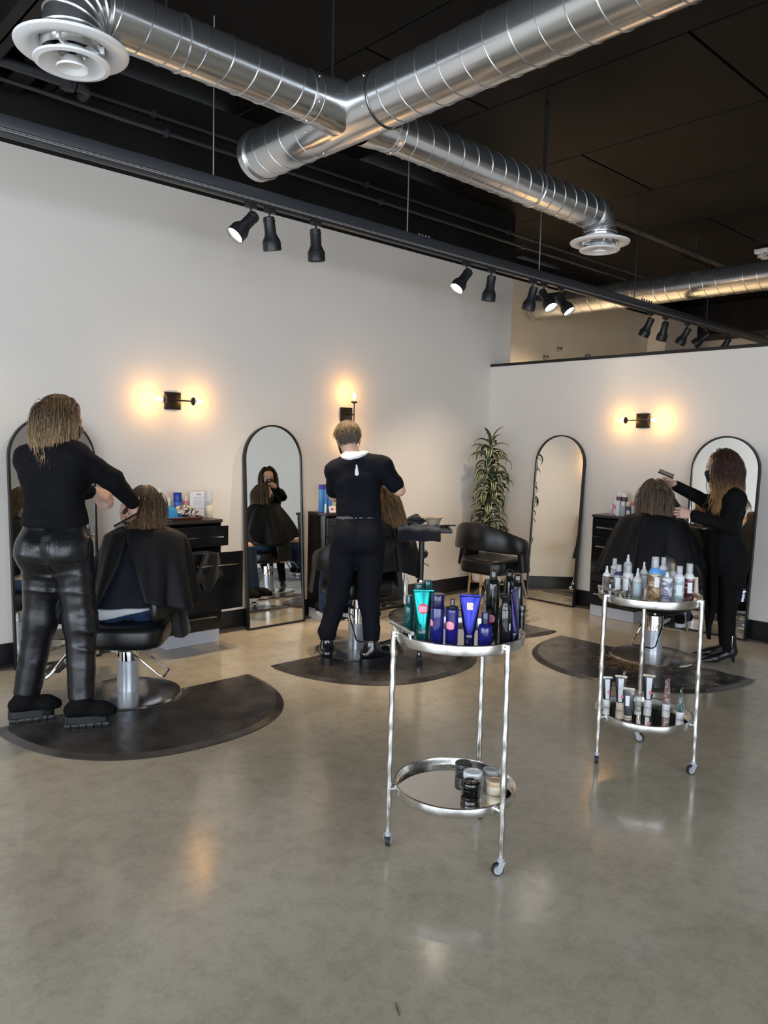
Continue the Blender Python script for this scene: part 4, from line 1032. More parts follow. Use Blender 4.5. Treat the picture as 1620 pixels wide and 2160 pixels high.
bottle('bottle', 'cobalt blue bottle with a flared cap left of the blue spray', G1, on_top(921, 1356), .0240, [('body', CYL(.128), g_blue), ('cap', [(.90, .128), (.96, .130), (.94, .150), (1.03, .176), (.96, .178)], g_navy)], sticker=(.075, .014, -1.15))
bottle('spray_bottle', 'cobalt blue spray bottle with pink sticker on the front trolley', G1, on_top(952, 1358), .0225, [('body', [(.94, 0), (1, .003), (1, .118), (.96, .126), (.9, .128)], g_blue), ('collar', [(.85, .128), (.9, .130), (.9, .136), (.5, .138)], g_blackp), ('nozzle', [(.34, .136), (.34, .160), (.25, .164)], g_blackp)], sticker=(.070, .0165, -.35))
tube_pack('metallic blue squeeze tube with gold print on the front trolley', G1, on_top(989, 1358), .076, .172, .036, .0185, g_bluemet, g_navy, facing(2.1, 1.8), lab=(.125, .150, -.32, .32, mat('gold_print', (.55, .40, .30), .4, metal=.5, var=(220, .5))))
bottle('bottle', 'small cobalt bottle with long cap at the front of the front trolley', G1, on_top(1022, 1361), .0255, [('body', [(.94, 0), (1, .003), (1, .062), (.85, .074), (.5, .08)], g_blue), ('cap', [(.55, .078), (.56, .08), (.56, .118), (.52, .12)], g_navy)])
bottle('aerosol_can', 'tall black aerosol can with pink sticker, rear right of the front trolley', G1, on_top(1037, 1330), .0255, [('body', [(.94, 0), (1, .003), (1, .180), (.8, .196), (.62, .2)], g_blackp), ('cap', [(.56, .198), (.58, .204), (.56, .222), (.40, .236), (.0, .238)], g_blackp)], sticker=(.052, .017, -.2))
bottle('bottle', 'black bottle with a waisted cap at the right front of the front trolley', G1, on_top(1063, 1356), .0225, [('body', CYL(.122), g_blackp), ('cap', [(.9, .122), (.92, .126), (.62, .140), (.58, .152), (.98, .168), (1.0, .176), (.9, .178)], g_blackp)], lab=(.050, .075, .13, g_wht, .95))
bottle('aerosol_can', 'black can half hidden at the back right of the front trolley', G1, on_top(1071, 1322), .0225, [('body', [(.94, 0), (1, .003), (1, .178), (.75, .194), (.6, .197)], g_blackp), ('cap', [(.58, .196), (.60, .20), (.58, .218), (.3, .228), (.0, .229)], g_blackp)])
bottle('aerosol_can', 'black can with shiny shoulder at the far right of the front trolley', G1, on_top(1088, 1331), .0235, [('body', [(.94, 0), (1, .003), (1, .168), (.8, .186), (.62, .19)], g_blackp), ('cap', [(.62, .188), (.64, .192), (.64, .215), (.5, .222), (.0, .223)], g_blackp)])
tube_pack('violet squeeze tube seen edge on at the right of the front trolley', G1, on_top(1083, 1350), .074, .185, .030, .0185, g_purple, g_navy, facing(2.1, 1.8) + 1.15)
bottle('jar', 'low dark jar against the right rim of the front trolley', G1, on_top(1098, 1338), .014, [('body', CYL(.085), g_blackp), ('lid', [(1.06, .085), (1.08, .088), (1.08, .112), (1.0, .114)], g_blackp)], cat='jar')
# front trolley, lower tray
ZB = ZL + .006
def on_low(px, py): q = spot_at(px, py, z=ZB); return (q[0], q[1], ZB)
G2 = 'jars on the lower shelf of the front trolley'
def jar(label, px, py, r, h, mb_, ml, hl):
    q = on_low(px, py); t = bottle('jar', label, G2, q, r, [('body', [(.9, 0), (.97, .003), (.97, h), (.9, h + .001)], mb_), ('lid', [(.98, h), (1.02, h + .002), (1.02, h + hl - .002), (.96, h + hl), (.62, h + hl), (.58, h + hl - .002), (.25, h + hl - .001), (.0, h + hl)], ml)], cat='jar'); return t
jar('charcoal jar at the back of the lower shelf of the front trolley', 978, 1634, .034, .026, mat('charcoal_plastic', (.035, .037, .040), .3), mat('charcoal_plastic', (.035, .037, .040), .3), .024)
jar('white lidded jar in the middle of the lower shelf of the front trolley', 997, 1655, .036, .028, g_whitep, g_whitep, .026)
jar('glossy black jar at the front of the lower shelf of the front trolley', 992, 1676, .036, .026, g_blackp, g_blackp, .026)
jar('frosted grey jar at the back right of the lower shelf of the front trolley', 1035, 1648, .030, .030, g_clear, mat('grey_lid', (.36, .37, .38), .35), .020)
jar('cream jar with tan lid behind the leg of the front trolley', 1043, 1672, .032, .032, g_cream, mat('tan_lid', (.52, .38, .24), .35), .020)
# right trolley, top tray
G3 = 'white labelled bottles on the right trolley'
def on3(px, py): q = spot_at(px, py, z=ZA); return (q[0], q[1], ZA)
def spray(label, px, py, r, hb, hs, body, cap=True, lab=None, capm=None, top=None, nz=g_whitep):
    """bottle with sloping shoulder, white pump head and an over cap"""
    pr = [('body', [(.93, 0), (1, .003), (1, hb), (.97, hb + .003)], body), ('shoulder', [(1.0, hb), (.98, hb + .006), (.62, hb + hs * .32), (.52, hb + hs * .36)], top or g_whitep)]
    if cap:
        pr += [('nozzle', [(.30, hb + hs * .36), (.30, hb + hs * .8), (.2, hb + hs * .86)], nz), ('over_cap', [(.58, hb + hs * .36), (.60, hb + hs * .38), (.58, hb + hs * .97), (.52, hb + hs), (.0, hb + hs)], capm or g_cap)]
    else: pr += [('nozzle', [(.40, hb + hs * .36), (.38, hb + hs * .62), (.26, hb + hs * .66), (.24, hb + hs * .95), (.15, hb + hs)], nz)]
    return bottle('spray_bottle' if not cap else 'bottle', label, G3, on3(px, py), r, pr, lab)
LB = lambda z0, z1, h=.62, tn=0., m=None: (z0, z1, h, m or k_label, tn)
spray('brown labelled spray bottle, leftmost on the right trolley', 1278, 1249, .0195, .082, .050, mat('brown_label_print', (.12, .085, .07), .4, var=(90, .5)), False, LB(.012, .078, .30, -1.0, g_clear))
spray('zebra patterned bottle behind the leftmost ones on the right trolley', 1294, 1243, .0190, .108, .050, k_zebra)
spray('white bottle with navy shoulder and label, third from left on the right trolley', 1303, 1252, .0230, .092, .052, k_tree, True, LB(.025, .082, .55, -.1), g_cap, mat('navy_shoulder', (.05, .06, .12), .3))
spray('bottle with forest print and white shoulder on the right trolley', 1323, 1256, .0250, .098, .054, k_tree, True, LB(.028, .085, .52, -.45))
spray('white nozzle bottle behind the forest print bottle', 1322, 1240, .0210, .118, .055, g_whitep, False)
spray('pale green spray bottle with blue label, in the middle of the right trolley', 1343, 1259, .0225, .078, .062, g_pale, False, LB(.014, .066, .75, 0, g_lb))
spray('clear spray bottle with small print behind the pale green one', 1356, 1249, .0190, .095, .058, g_clear, False, LB(.02, .085, .8, 0))
spray('largest bottle with desert and blue sky print on the right trolley', 1378, 1268, .0285, .132, .078, k_brown, True, LB(.070, .118, .42, .45), g_cap, g_sky)
spray('blue bottle tucked behind the largest one on the right trolley', 1396, 1254, .0200, .125, .060, g_sky, True, None)
spray('white capped bottle with mountain print on the right trolley', 1404, 1268, .0265, .104, .036, k_mount, False, LB(.03, .09, .22, -1.0, g_whitep))
spray('tan capped bottle behind the mountain print bottle', 1416, 1253, .0200, .095, .060, g_cream, True, None, mat('tan_cap', (.40, .30, .22), .4))
spray('pale sea print bottle with white label on the right trolley', 1430, 1268, .0245, .108, .060, k_sea, True, LB(.030, .080, .55, .1))
spray('wine red print bottle with white label, at the right of the right trolley', 1451, 1266, .0255, .106, .070, k_wine, True, LB(.038, .088, .42, .25))
tube_pack('cream tube standing behind the wine red bottle', G3, on3(1466, 1256), .020, .085, .022, .015, g_cream, g_cream, facing(3.4, 1.8))
bottle('vial', 'tiny white vial between the two leftmost bottles of the right trolley', G3, on3(1286, 1254), .0075, [('body', CYL(.032), g_whitep), ('cap', [(.7, .032), (.72, .034), (.72, .050), (.6, .051)], g_whitep)])
bottle('vial', 'small cream tube left of the largest bottle on the right trolley', G3, on3(1361, 1265), .0080, [('body', CYL(.030), g_cream), ('cap', [(.9, .030), (.92, .032), (.92, .052), (.8, .053)], g_cream)])
# right trolley, lower tray
G4 = 'tubes on the lower shelf of the right trolley'
g_tb = pmat('black_tube', (.018, .018, .020), rough=.3)
fr = facing(3.43, 1.8)
def on4(px, py): q = spot_at(px, py, z=ZB); return (q[0], q[1], ZB)
tube_pack('black and white tube at the left of the lower shelf of the right trolley', G4, on4(1279, 1490), .050, .148, .038, .0165, g_tb, g_whitep, fr + .35, g_whitep, (.042, .140, -.55, .45, k_label), (.078, .008, .25, g_red))
tube_pack('tall black and white tube second from left on the lower shelf', G4, on4(1307, 1497), .056, .168, .040, .0185, g_tb, g_cream, fr, g_cream, (.045, .160, -.45, .5, k_label), (.072, .009, .55, g_red))
tube_pack('thin printed tube behind the tall black and white one', G4, on4(1314, 1487), .050, .168, .030, .015, k_marble, g_whitep, fr + 1.4)
tube_pack('charcoal tube with white label at the front of the lower shelf', G4, on4(1324, 1512), .054, .138, .010, .0185, k_char, g_cream, fr - .1, g_cream, (.058, .105, -.55, .25, k_label))
bottle('jar', 'small frosted jar behind the charcoal tube', G4, on4(1346, 1487), .0165, [('body', CYL(.028), g_clear), ('lid', [(1.05, .028), (1.08, .030), (1.08, .044), (1.0, .046)], g_whitep)], cat='jar')
tube_pack('black and white tube at the middle right of the lower shelf', G4, on4(1366, 1491), .058, .160, .040, .0185, g_tb, g_whitep, fr - .05, g_cream, (.045, .152, -.38, .58, k_label), (.078, .009, .5, g_red))
tube_pack('marble printed tube seen edge on at the right of the lower shelf', G4, on4(1405, 1497), .054, .150, .032, .0185, k_marble, g_whitep, fr + 1.15)
tube_pack('fern printed tube seen edge on, rightmost on the lower shelf', G4, on4(1434, 1516), .054, .142, .036, .0185, k_fern, g_whitep, fr + 1.4)

# ------------------------------------------------------------------ things on the station cabinets
ZC = .931
def cab(dx, dy): return (CABL[0] + dx, CABL[1] + dy, ZC)
G5 = 'things on the left station'
tr5 = thing('serving_tray', 'dark red brown tray on the left station', 'tray', cab(-.06, .085), 0)
tr5.scale = (1.15, 1.1, 1.1); m_tr = mat('red_brown_tray', (.085, .022, .014), .3)
MB().prism(rrect(.27, .16, .05), 0.001, .008).build('bottom', m_tr, tr5); 
MB().tube([(x, y, .016) for x, y in rrect(.275, .165, .05)], .007, 8, closed=True).build('rim', m_tr, tr5)
# blue cap and patterned scarf on the tray
cp = thing('cap', 'bright blue cloth cap lying on the left station tray', 'cap', tuple(np.array(cab(-.165, .055)) + (0, 0, .01)))
cp.scale = (1.3, 1.3, 1.25); m_bc = mat('blue_cloth', (.03, .24, .52), .8, bump=(120, .3, .004))
MB().lathe([(.0, .078), (.022, .074), (.042, .056), (.048, .030), (.050, .0), (.046, .0), (.0, .004)], 24, sq=(1.1, .9)).build('crown', m_bc, cp); MB().box((.045, -.012, .008), (.06, .07, .008), .003).build('brim', m_bc, cp)
k_scarf = print_material('scarf_print', (.02, .02, .035), (.60, .54, .44), 30, (1, 1, 1), 3, (.10, .10, .14))
rows = []; r_ = rng(3)
for i in range(22):
    a = 2 * math.pi * i / 21; row = []
    for j in range(9):
        f = j / 8; rr = .085 * math.sin(math.pi * min(1, f * .95 + .05)) ** .6
        row.append(tuple(np.array(cab(-.035, .07)) + np.array([rr * 1.3 * math.cos(a) * (1 + .12 * math.sin(5 * a + 4 * f)), rr * .66 * math.sin(a), .014 + .088 * f + .012 * math.sin(3 * a + 7 * f)])))
    rows.append(row)
drape('scarf', 'crumpled patterned scarf on the left station tray', 'scarf', rows, k_scarf, .004)
def bt(label, p, r, parts, **kw): return bottle('bottle', label, G5, p, r, parts, k=1.3, **kw)
g_roy = pmat('royal_blue_plastic', (.010, .10, .50), rough=.25); g_roy2 = pmat('royal_blue_cap', (.006, .03, .30), rough=.25)
bt('royal blue bottle standing behind the scarf on the left station', cab(-.045, .15), .0235, [('body', CYL(.10), g_roy), ('cap', [(.99, .10), (1.0, .102), (1.0, .148), (.95, .150)], g_roy2)])
bt('dark bottle with white cap beside the client in the left chair', cab(-.185, .185), .022, [('body', CYL(.15), mat('dark_brown_plastic', (.05, .035, .035), .3)), ('cap', [(.9, .15), (.92, .152), (.92, .172), (.85, .174)], g_whitep)], lab=(.03, .09, .7, k_label, 0))
bt('small white capped bottle behind the blue cap on the left station', cab(-.135, .20), .017, [('body', CYL(.092), g_clear), ('cap', [(.8, .092), (.82, .094), (.82, .112), (.7, .114)], g_whitep)])
bt('small cream bottle behind the scarf on the left station', cab(-.085, .205), .017, [('body', CYL(.096), g_cream), ('cap', [(.8, .096), (.82, .098), (.82, .114), (.7, .116)], g_whitep)])
bt('pink bottle beside the notice on the left station', cab(.035, .18), .021, [('body', CYL(.10), mat('pink_plastic', (.62, .22, .26), .35)), ('cap', [(.45, .10), (.4, .104), (.3, .125), (.2, .127)], g_whitep)])
bt('grey green box like bottle behind the royal blue bottle', cab(-.012, .20), .026, [('body', CYL(.108), mat('grey_green', (.16, .15, .11), .4)), ('cap', [(.8, .108), (.82, .110), (.82, .118), (.7, .120)], g_blackp)])
bt('tall clear dispenser bottle at the right end of the left station', cab(.192, .11), .0225, [('body', [(.9, 0), (1, .003), (1, .066), (.8, .075)], g_cream), ('neck', [(.5, .07), (.5, .09), (.9, .095)], g_clear), ('cover', [(.98, .088), (1, .09), (1, .150), (.95, .156), (.0, .156)], g_clear)])
n = thing('notice_stand', 'white printed notice in a clear stand on the left station', 'sign', cab(.118, .135), 0); n.scale = (1.48, 1.2, 1.48)
MB().box((0, .004, .068), (.098, .003, .134), .001).build('stand', g_clear, n, smooth=False); MB().b2((-.05, -.02, 0.0005), (.05, .03, .003), .001).build('foot', g_clear, n, smooth=False)
sh = MB().box((0, .0, .068), (.094, .002, .130)).build('sheet', mat('paper', (.72, .73, .77), .6), n, smooth=False)
r_ = rng(8); ink = mat('grey_ink', (.42, .43, .47), .6); ink2 = mat('dark_ink', (.12, .12, .14), .6)
for dx in (-.006, .008): MB().box((dx, -.0014, .120), (.010, .0006, .005)).build('heading', ink2, sh, smooth=False)
for i in range(17):
    if i in (2, 8, 12): continue
    z = .106 - i * .0058; w = r_.uniform(.045, .066); MB().box((-.033 + w / 2 + .002, -.0014, z), (w, .0006, .0019)).build('text_line', ink, sh, smooth=False)
# hand towel over the middle drawer of the left station
tw0 = np.array([CABL[0] - .05, CABL[1] - .325, .728]); rows = []
for i in range(15):
    s = i / 14; row = []
    for j in range(16):
        f = j / 15; spread = .050 + .045 * f
        y = .030 if f < .12 else (-.012 - .012 * math.sin(s * 9 + f * 3) - .006 * f * 4)
        z = -.05 + f * .5 if f < .12 else .016 - (f - .12) * (.27 if s > .35 else .20) * (1.0 + .25 * math.sin(s * 5))
        row.append(tuple(tw0 + np.array([(s - .5) * 2 * spread + .0 - .05 * f * (1 - s), y, z])))
    rows.append(row)
drape('hand_towel', 'dark grey hand towel hung over the open drawer of the left station', 'towel', rows, mat('dark_grey_towel', (.012, .012, .0125), .95, spec=.1, sheen=.2, bump=(200, .6, .006)), .006)
# middle station
G6 = 'blue bottles on the middle station'
for i, (lab_, dx) in enumerate((('leftmost tall blue bottle on the middle station', -.185), ('middle tall blue bottle on the middle station', -.140), ('rightmost tall blue bottle on the middle station', -.095))):
    bottle('bottle', lab_, G6, (4.262 + dx, 5.03 + .12, ZC), .0215, [('body', CYL(.195), mat('bright_blue_plastic', (.06, .24, .62), .25)), ('cap', [(1.0, .195), (1.02, .197), (1.02, .232), (.95, .234)], mat('violet_cap', (.06, .04, .35), .25))])
cd = thing('card', 'white card with a red dot leaning before the blue bottles on the middle station', 'card', (4.262 - .125, 5.03 + .03, ZC)); Rx = Matrix.Rotation(math.radians(-14), 3, 'X')
c_ = MB().box((0, 0, .028), (.085, .002, .055), rot=Rx).build('sheet', g_wht, cd, smooth=False)
MB().lathe([(.0, 0), (.012, 0), (.012, .0008), (.0, .0008)], 20, (-.012, -.0014, .029), Rx @ Vector((0, -1, 0))).build('red_dot', g_red, c_); MB().box((.018, -.0016, .029), (.024, .0008, .006), rot=Rx).build('text_line', mat('pink_ink', (.6, .3, .35), .5), c_, smooth=False)
bottle('bottle', 'small white bottle left of the card on the middle station', G6, (4.262 - .20, 5.03 + .04, ZC), .010, [('body', CYL(.06), g_whitep), ('cap', [(.6, .06), (.6, .075), (.5, .076)], g_whitep)])
# right station
G7 = 'products on the right station'
def cabR(a, b): return (6.195 + b, 3.59 - a, ZC)        # a along the front to the right, b toward the wall
wl = mat('dark_wine_label', (.06, .03, .05), .35)
for lab_, a, b, r, h, m1, m2 in (('tall white bottle with dark band at the left of the right station', -.06, .15, .022, .130, k_wine, g_whitep), ('second tall white bottle with dark band on the right station', -.012, .15, .022, .128, wl, g_whitep),
        ('small clear bottle at the left front of the right station', -.085, .06, .012, .045, g_clear, g_whitep), ('pink spray bottle on the right station', -.05, .06, .014, .075, mat('pink_plastic', (.62, .22, .26), .35), g_whitep),
        ('white labelled bottle in the middle of the right station', -.012, .05, .017, .075, g_whitep, g_whitep), ('clear bottle with white cap on the right station', .03, .06, .018, .072, g_clear, g_whitep), ('dark labelled bottle nearest the client on the right station', .07, .08, .018, .070, wl, g_cream), ('pink capped bottle behind the dark one on the right station', .075, .14, .018, .072, g_whitep, mat('pink_plastic', (.62, .22, .26), .35))):
    bottle('bottle', lab_, G7, cabR(a, b), r, [('body', CYL(h), m1), ('cap', [(.8, h), (.84, h + .002), (.80, h + .028), (.7, h + .03)], m2)], lab=(h * .15, h * .6, .6, k_label, 0) if m1 not in (g_clear, g_whitep) else None, k=1.28)

# ------------------------------------------------------------------ people
from mathutils.bvhtree import BVHTree
UP = np.array([0, 0, 1.0])
def frame(f, up=UP):
    f = nrm(f); l = nrm(np.cross(up, f)); u = np.cross(f, l); return f, l, u
def merged(name, fields, material, parent, world):
    VV, QQ, n = [], [], 0
    for s in fields:
        V, Q = s.surf(); VV.append(V); QQ.append(Q + n); n += len(V)
    V = np.concatenate(VV); Q = np.concatenate(QQ)
    return link(name, raw_mesh(name, V - np.asarray(world), Q), material, parent)
def bounds(J, m=.22):
    P = np.array([v for v in J.values()]); return P.min(0) - m, P.max(0) + m
def torso(S, J, e, w=1.0, bust=.0, butt=.0, fw=None, upper=True, lower=True):
    lat = nrm(J['shR'] - J['shL']); pl = nrm(J['hpR'] - J['hpL'])
    for s in (-1, 1):
        if upper:
            S.cone(J['ch'] + lat * s * .072 * w, J['wa'] + pl * s * .058 * w, .092 * w + e, .082 * w + e, .05)
            S.cone(J['ch'] + lat * s * .06 * w + UP * .02, J['ch'] + lat * s * .085 * w + UP * .09, .085 * w + e, .062 * w + e, .05)
        if lower: S.cone(J['wa'] + pl * s * .058 * w, J['pe'] + pl * s * .078 * w, .082 * w + e, .100 * w + e, .05)
        if bust and upper: S.ell(J['ch'] + fw * (.085 * w) + lat * s * .072 * w - UP * .02, np.array([bust, bust, bust]) + e, k=.04)
        if butt and lower: S.ell(J['pe'] - fw * .062 + pl * s * .075 * w - UP * .055, np.array([.085, .085, .10]) * butt + e, k=.05)
    if upper:
        S.cone(J['shL'], J['shR'], .050 + e, .050 + e, .06); S.cone(J['nk'] - UP * .005, J['ch'] + UP * .05, .050 + e, .085 * w + e, .06)
        for k in ('shL', 'shR'): S.cone(J['nk'] - UP * .0, J[k] - UP * .005, .045 + e, .048 + e, .06)
def arm(S, J, d, e, full=True, r=(.050, .041, .029), cut=1.0):
    a, b, c = J['sh' + d], J['el' + d], J['wr' + d]
    if full: S.cone(a, b, r[0] + e, r[1] + e, .03); S.cone(b, c, r[1] + e, r[2] + e, .02)
    else: S.cone(a, a + (b - a) * cut, r[0] + e, r[0] + (r[1] - r[0]) * cut + e, .03)
def leg(S, J, d, e, r=(.088, .058, .040), k=.03):
    a, b, c = J['hp' + d], J['kn' + d], J['an' + d]
    S.cone(a, b, r[0] + e, r[1] + e, k); S.cone(b, c, r[1] + e, r[2] + e, k)
def head_field(c, F, L, U, nk, h=.0045):
    S = SDF(c - .2, c + .2, h); P = lambda f, l, u: c + F * f + L * l + U * u
    ax = np.stack([F, L, U])
    S.cone(P(-.022, 0, -.06), nk, .050, .056, .03)
    S.ell(P(-.012, 0, .034), (.098, .075, .084), ax, .02); S.ell(P(.024, 0, -.034), (.068, .057, .080), ax, .03)
    S.ell(P(.060, 0, -.094), (.020, .022, .018), ax, .02); S.ell(P(.080, 0, .030), (.016, .046, .012), ax, .02)
    for s in (-1, 1):
        S.ell(P(.097, s * .032, .012), (.014, .017, .012), ax, .012, sub=True); S.ell(P(.062, s * .040, -.025), (.022, .02, .02), ax, .03)
        S.ell(P(-.006, s * .076, -.008), (.020, .008, .032), ax, .008); S.ell(P(.002, s * .085, -.006), (.010, .006, .018), ax, .006, sub=True)
    S.cone(P(.090, 0, .018), P(.110, 0, -.022), .008, .013, .012)
    for s in (-1, 1): S.ell(P(.098, s * .012, -.026), (.010, .008, .008), ax, .008)
    S.ell(P(.088, 0, -.056), (.010, .022, .006), ax, .008); S.ell(P(.086, 0, -.067), (.010, .019, .007), ax, .008)
    return S
m_eye = mat('eye_white', (.75, .73, .70), .2); m_iris = mat('iris', (.05, .03, .02), .15)
def face_parts(parent, c, F, L, U, world, brow):
    for s in (-1, 1):
        q = c + F * .0790 + L * s * .032 + U * .012; e = MB().sphere(q, .0100, 12, 8).build('eye', m_eye, parent, world=world)
        MB().sphere(q + F * .0068, .0040, 10, 6).build('iris', m_iris, e, world=world)
        MB().tube([c + F * (.090 - .012 * k) + L * s * (.014 + .011 * k) + U * (.034 + .004 * k - .002 * k * k) for k in range(4)], [.002, .004, .0035, .0015], 6).build('eyebrow', brow, parent, world=world)
def mask_part(parent, c, F, L, U, world, m):
    S = SDF(c - .16, c + .16, .0045); ax = np.stack([F, L, U])
    S.ell(c + F * .030 - U * .045, (.072, .063, .078), ax, .02); S.cone(c + F * .100 - U * .02, c + F * .092 - U * .075, .020, .018, .03)
    S.plane(c + U * .000 + F * .09, U * .9 + F * -.25); S.plane(c + F * .012, -F); S.plane(c - U * .118, -U)
    S.wrinkle(lambda P: .0012 * np.sin(((P - c) @ U) * 260))
    o = S.build('face_mask', m, parent, world)
    for s in (-1, 1):
        MB().tube([c + F * .035 + L * s * .062 - U * .01, c + F * .015 + L * s * .078 + U * .012, c - F * .016 + L * s * .082 + U * .010, c - F * .022 + L * s * .080 - U * .022, c + F * .0 + L * s * .070 - U * .05, c + F * .03 + L * s * .060 - U * .07], .0018, 6).build('ear_loop', m, o, world=world)
def hand_field(w, d, n, th, curl, spread=.10, tc=.5, h=.003, sc=1.0):
    """w wrist, d direction of the fingers, n out of the palm, th thumb side (+1/-1); curl per finger in radians per joint"""
    d = nrm(d); n = nrm(n - d * (n @ d)); l = np.cross(n, d) * th
    S = SDF(w - .19 * sc - .01, w + .19 * sc + .01, h); P = lambda a, b, c: w + sc * (d * a + l * b + n * c)
    S.cone(P(-.03, 0, 0), P(.015, .004, 0), .025 * sc, .024 * sc, .02)
    for i, (b, r) in enumerate(((.030, .013), (.010, .0135), (-.010, .013), (-.028, .012))):
        S.cone(P(.01, b * .6, 0), P(.082 - .004 * abs(i - 1), b, .002), .016 * sc, r * sc, .012)
    S.ell(P(.035, .022, .010), np.array([.028, .016, .014]) * sc, np.stack([d, l, n]), .015)
    ln = ((.040, .024, .018), (.044, .027, .019), (.041, .025, .018), (.032, .019, .016))
    for i, b in enumerate((.030, .010, -.010, -.028)):
        p = P(.080 - .004 * abs(i - 1), b, .002); a = curl[i] * .6; sp = spread * (1.5 - i) / 1.5
        base = nrm(d * math.cos(sp) + l * math.sin(sp)); r = (.0092, .0084, .0074, .0062) if i < 3 else (.0080, .0072, .0064, .0054)
        for k in range(3):
            dv = base * math.cos(a) + n * math.sin(a); q = p + dv * ln[i][k] * sc; S.cone(p, q, r[k] * sc, r[k + 1] * sc, .004); p = q; a += curl[i]
    p = P(.022, .026, .006); dv = nrm(d * .62 + l * .62 + n * .45)
    for k, (q_, r0, r1) in enumerate(((.040, .0125, .0105), (.030, .0105, .0092), (.024, .0092, .007))):
        q = p + dv * q_ * sc; S.cone(p, q, r0 * sc, r1 * sc, .006); p = q; dv = nrm(dv + (d * .7 - l * .55 + n * .25) * tc)
    return S
def hair_material(name, root, tip, mid=.5, rough=.38, spec=.5):
    m = mat(name, root, rough, spec=spec); nt = m.node_tree; N = nt.nodes; L = nt.links; b = N['Principled BSDF']
    at = N.new('ShaderNodeAttribute'); at.attribute_name = 'tip'; sp = N.new('ShaderNodeSeparateColor'); L.new(at.outputs['Color'], sp.inputs['Color'])
    r = N.new('ShaderNodeValToRGB'); e = r.color_ramp.elements; e[0].position = mid - .25; e[0].color = (*root, 1); e[1].position = mid + .3; e[1].color = (*tip, 1); L.new(sp.outputs['Red'], r.inputs['Fac'])
    mx = N.new('ShaderNodeMix'); mx.data_type = 'RGBA'; mx.blend_type = 'MULTIPLY'; mx.inputs['Factor'].default_value = 1.0
    g = N.new('ShaderNodeMapRange'); g.inputs['To Min'].default_value = .45; g.inputs['To Max'].default_value = 1.45; L.new(sp.outputs['Green'], g.inputs['Value'])
    L.new(r.outputs['Color'], mx.inputs['A']); L.new(g.outputs['Result'], mx.inputs['B']); L.new(mx.outputs['Result'], b.inputs['Base Color'])
    tc = N.new('ShaderNodeTexCoord'); nz = N.new('ShaderNodeTexNoise'); nz.inputs['Scale'].default_value = 160; bp = N.new('ShaderNodeBump'); bp.inputs['Strength'].default_value = .8; bp.inputs['Distance'].default_value = .006
    L.new(tc.outputs['Object'], nz.inputs['Vector']); L.new(nz.outputs['Fac'], bp.inputs['Height']); L.new(bp.outputs['Normal'], b.inputs['Normal'])
    return m
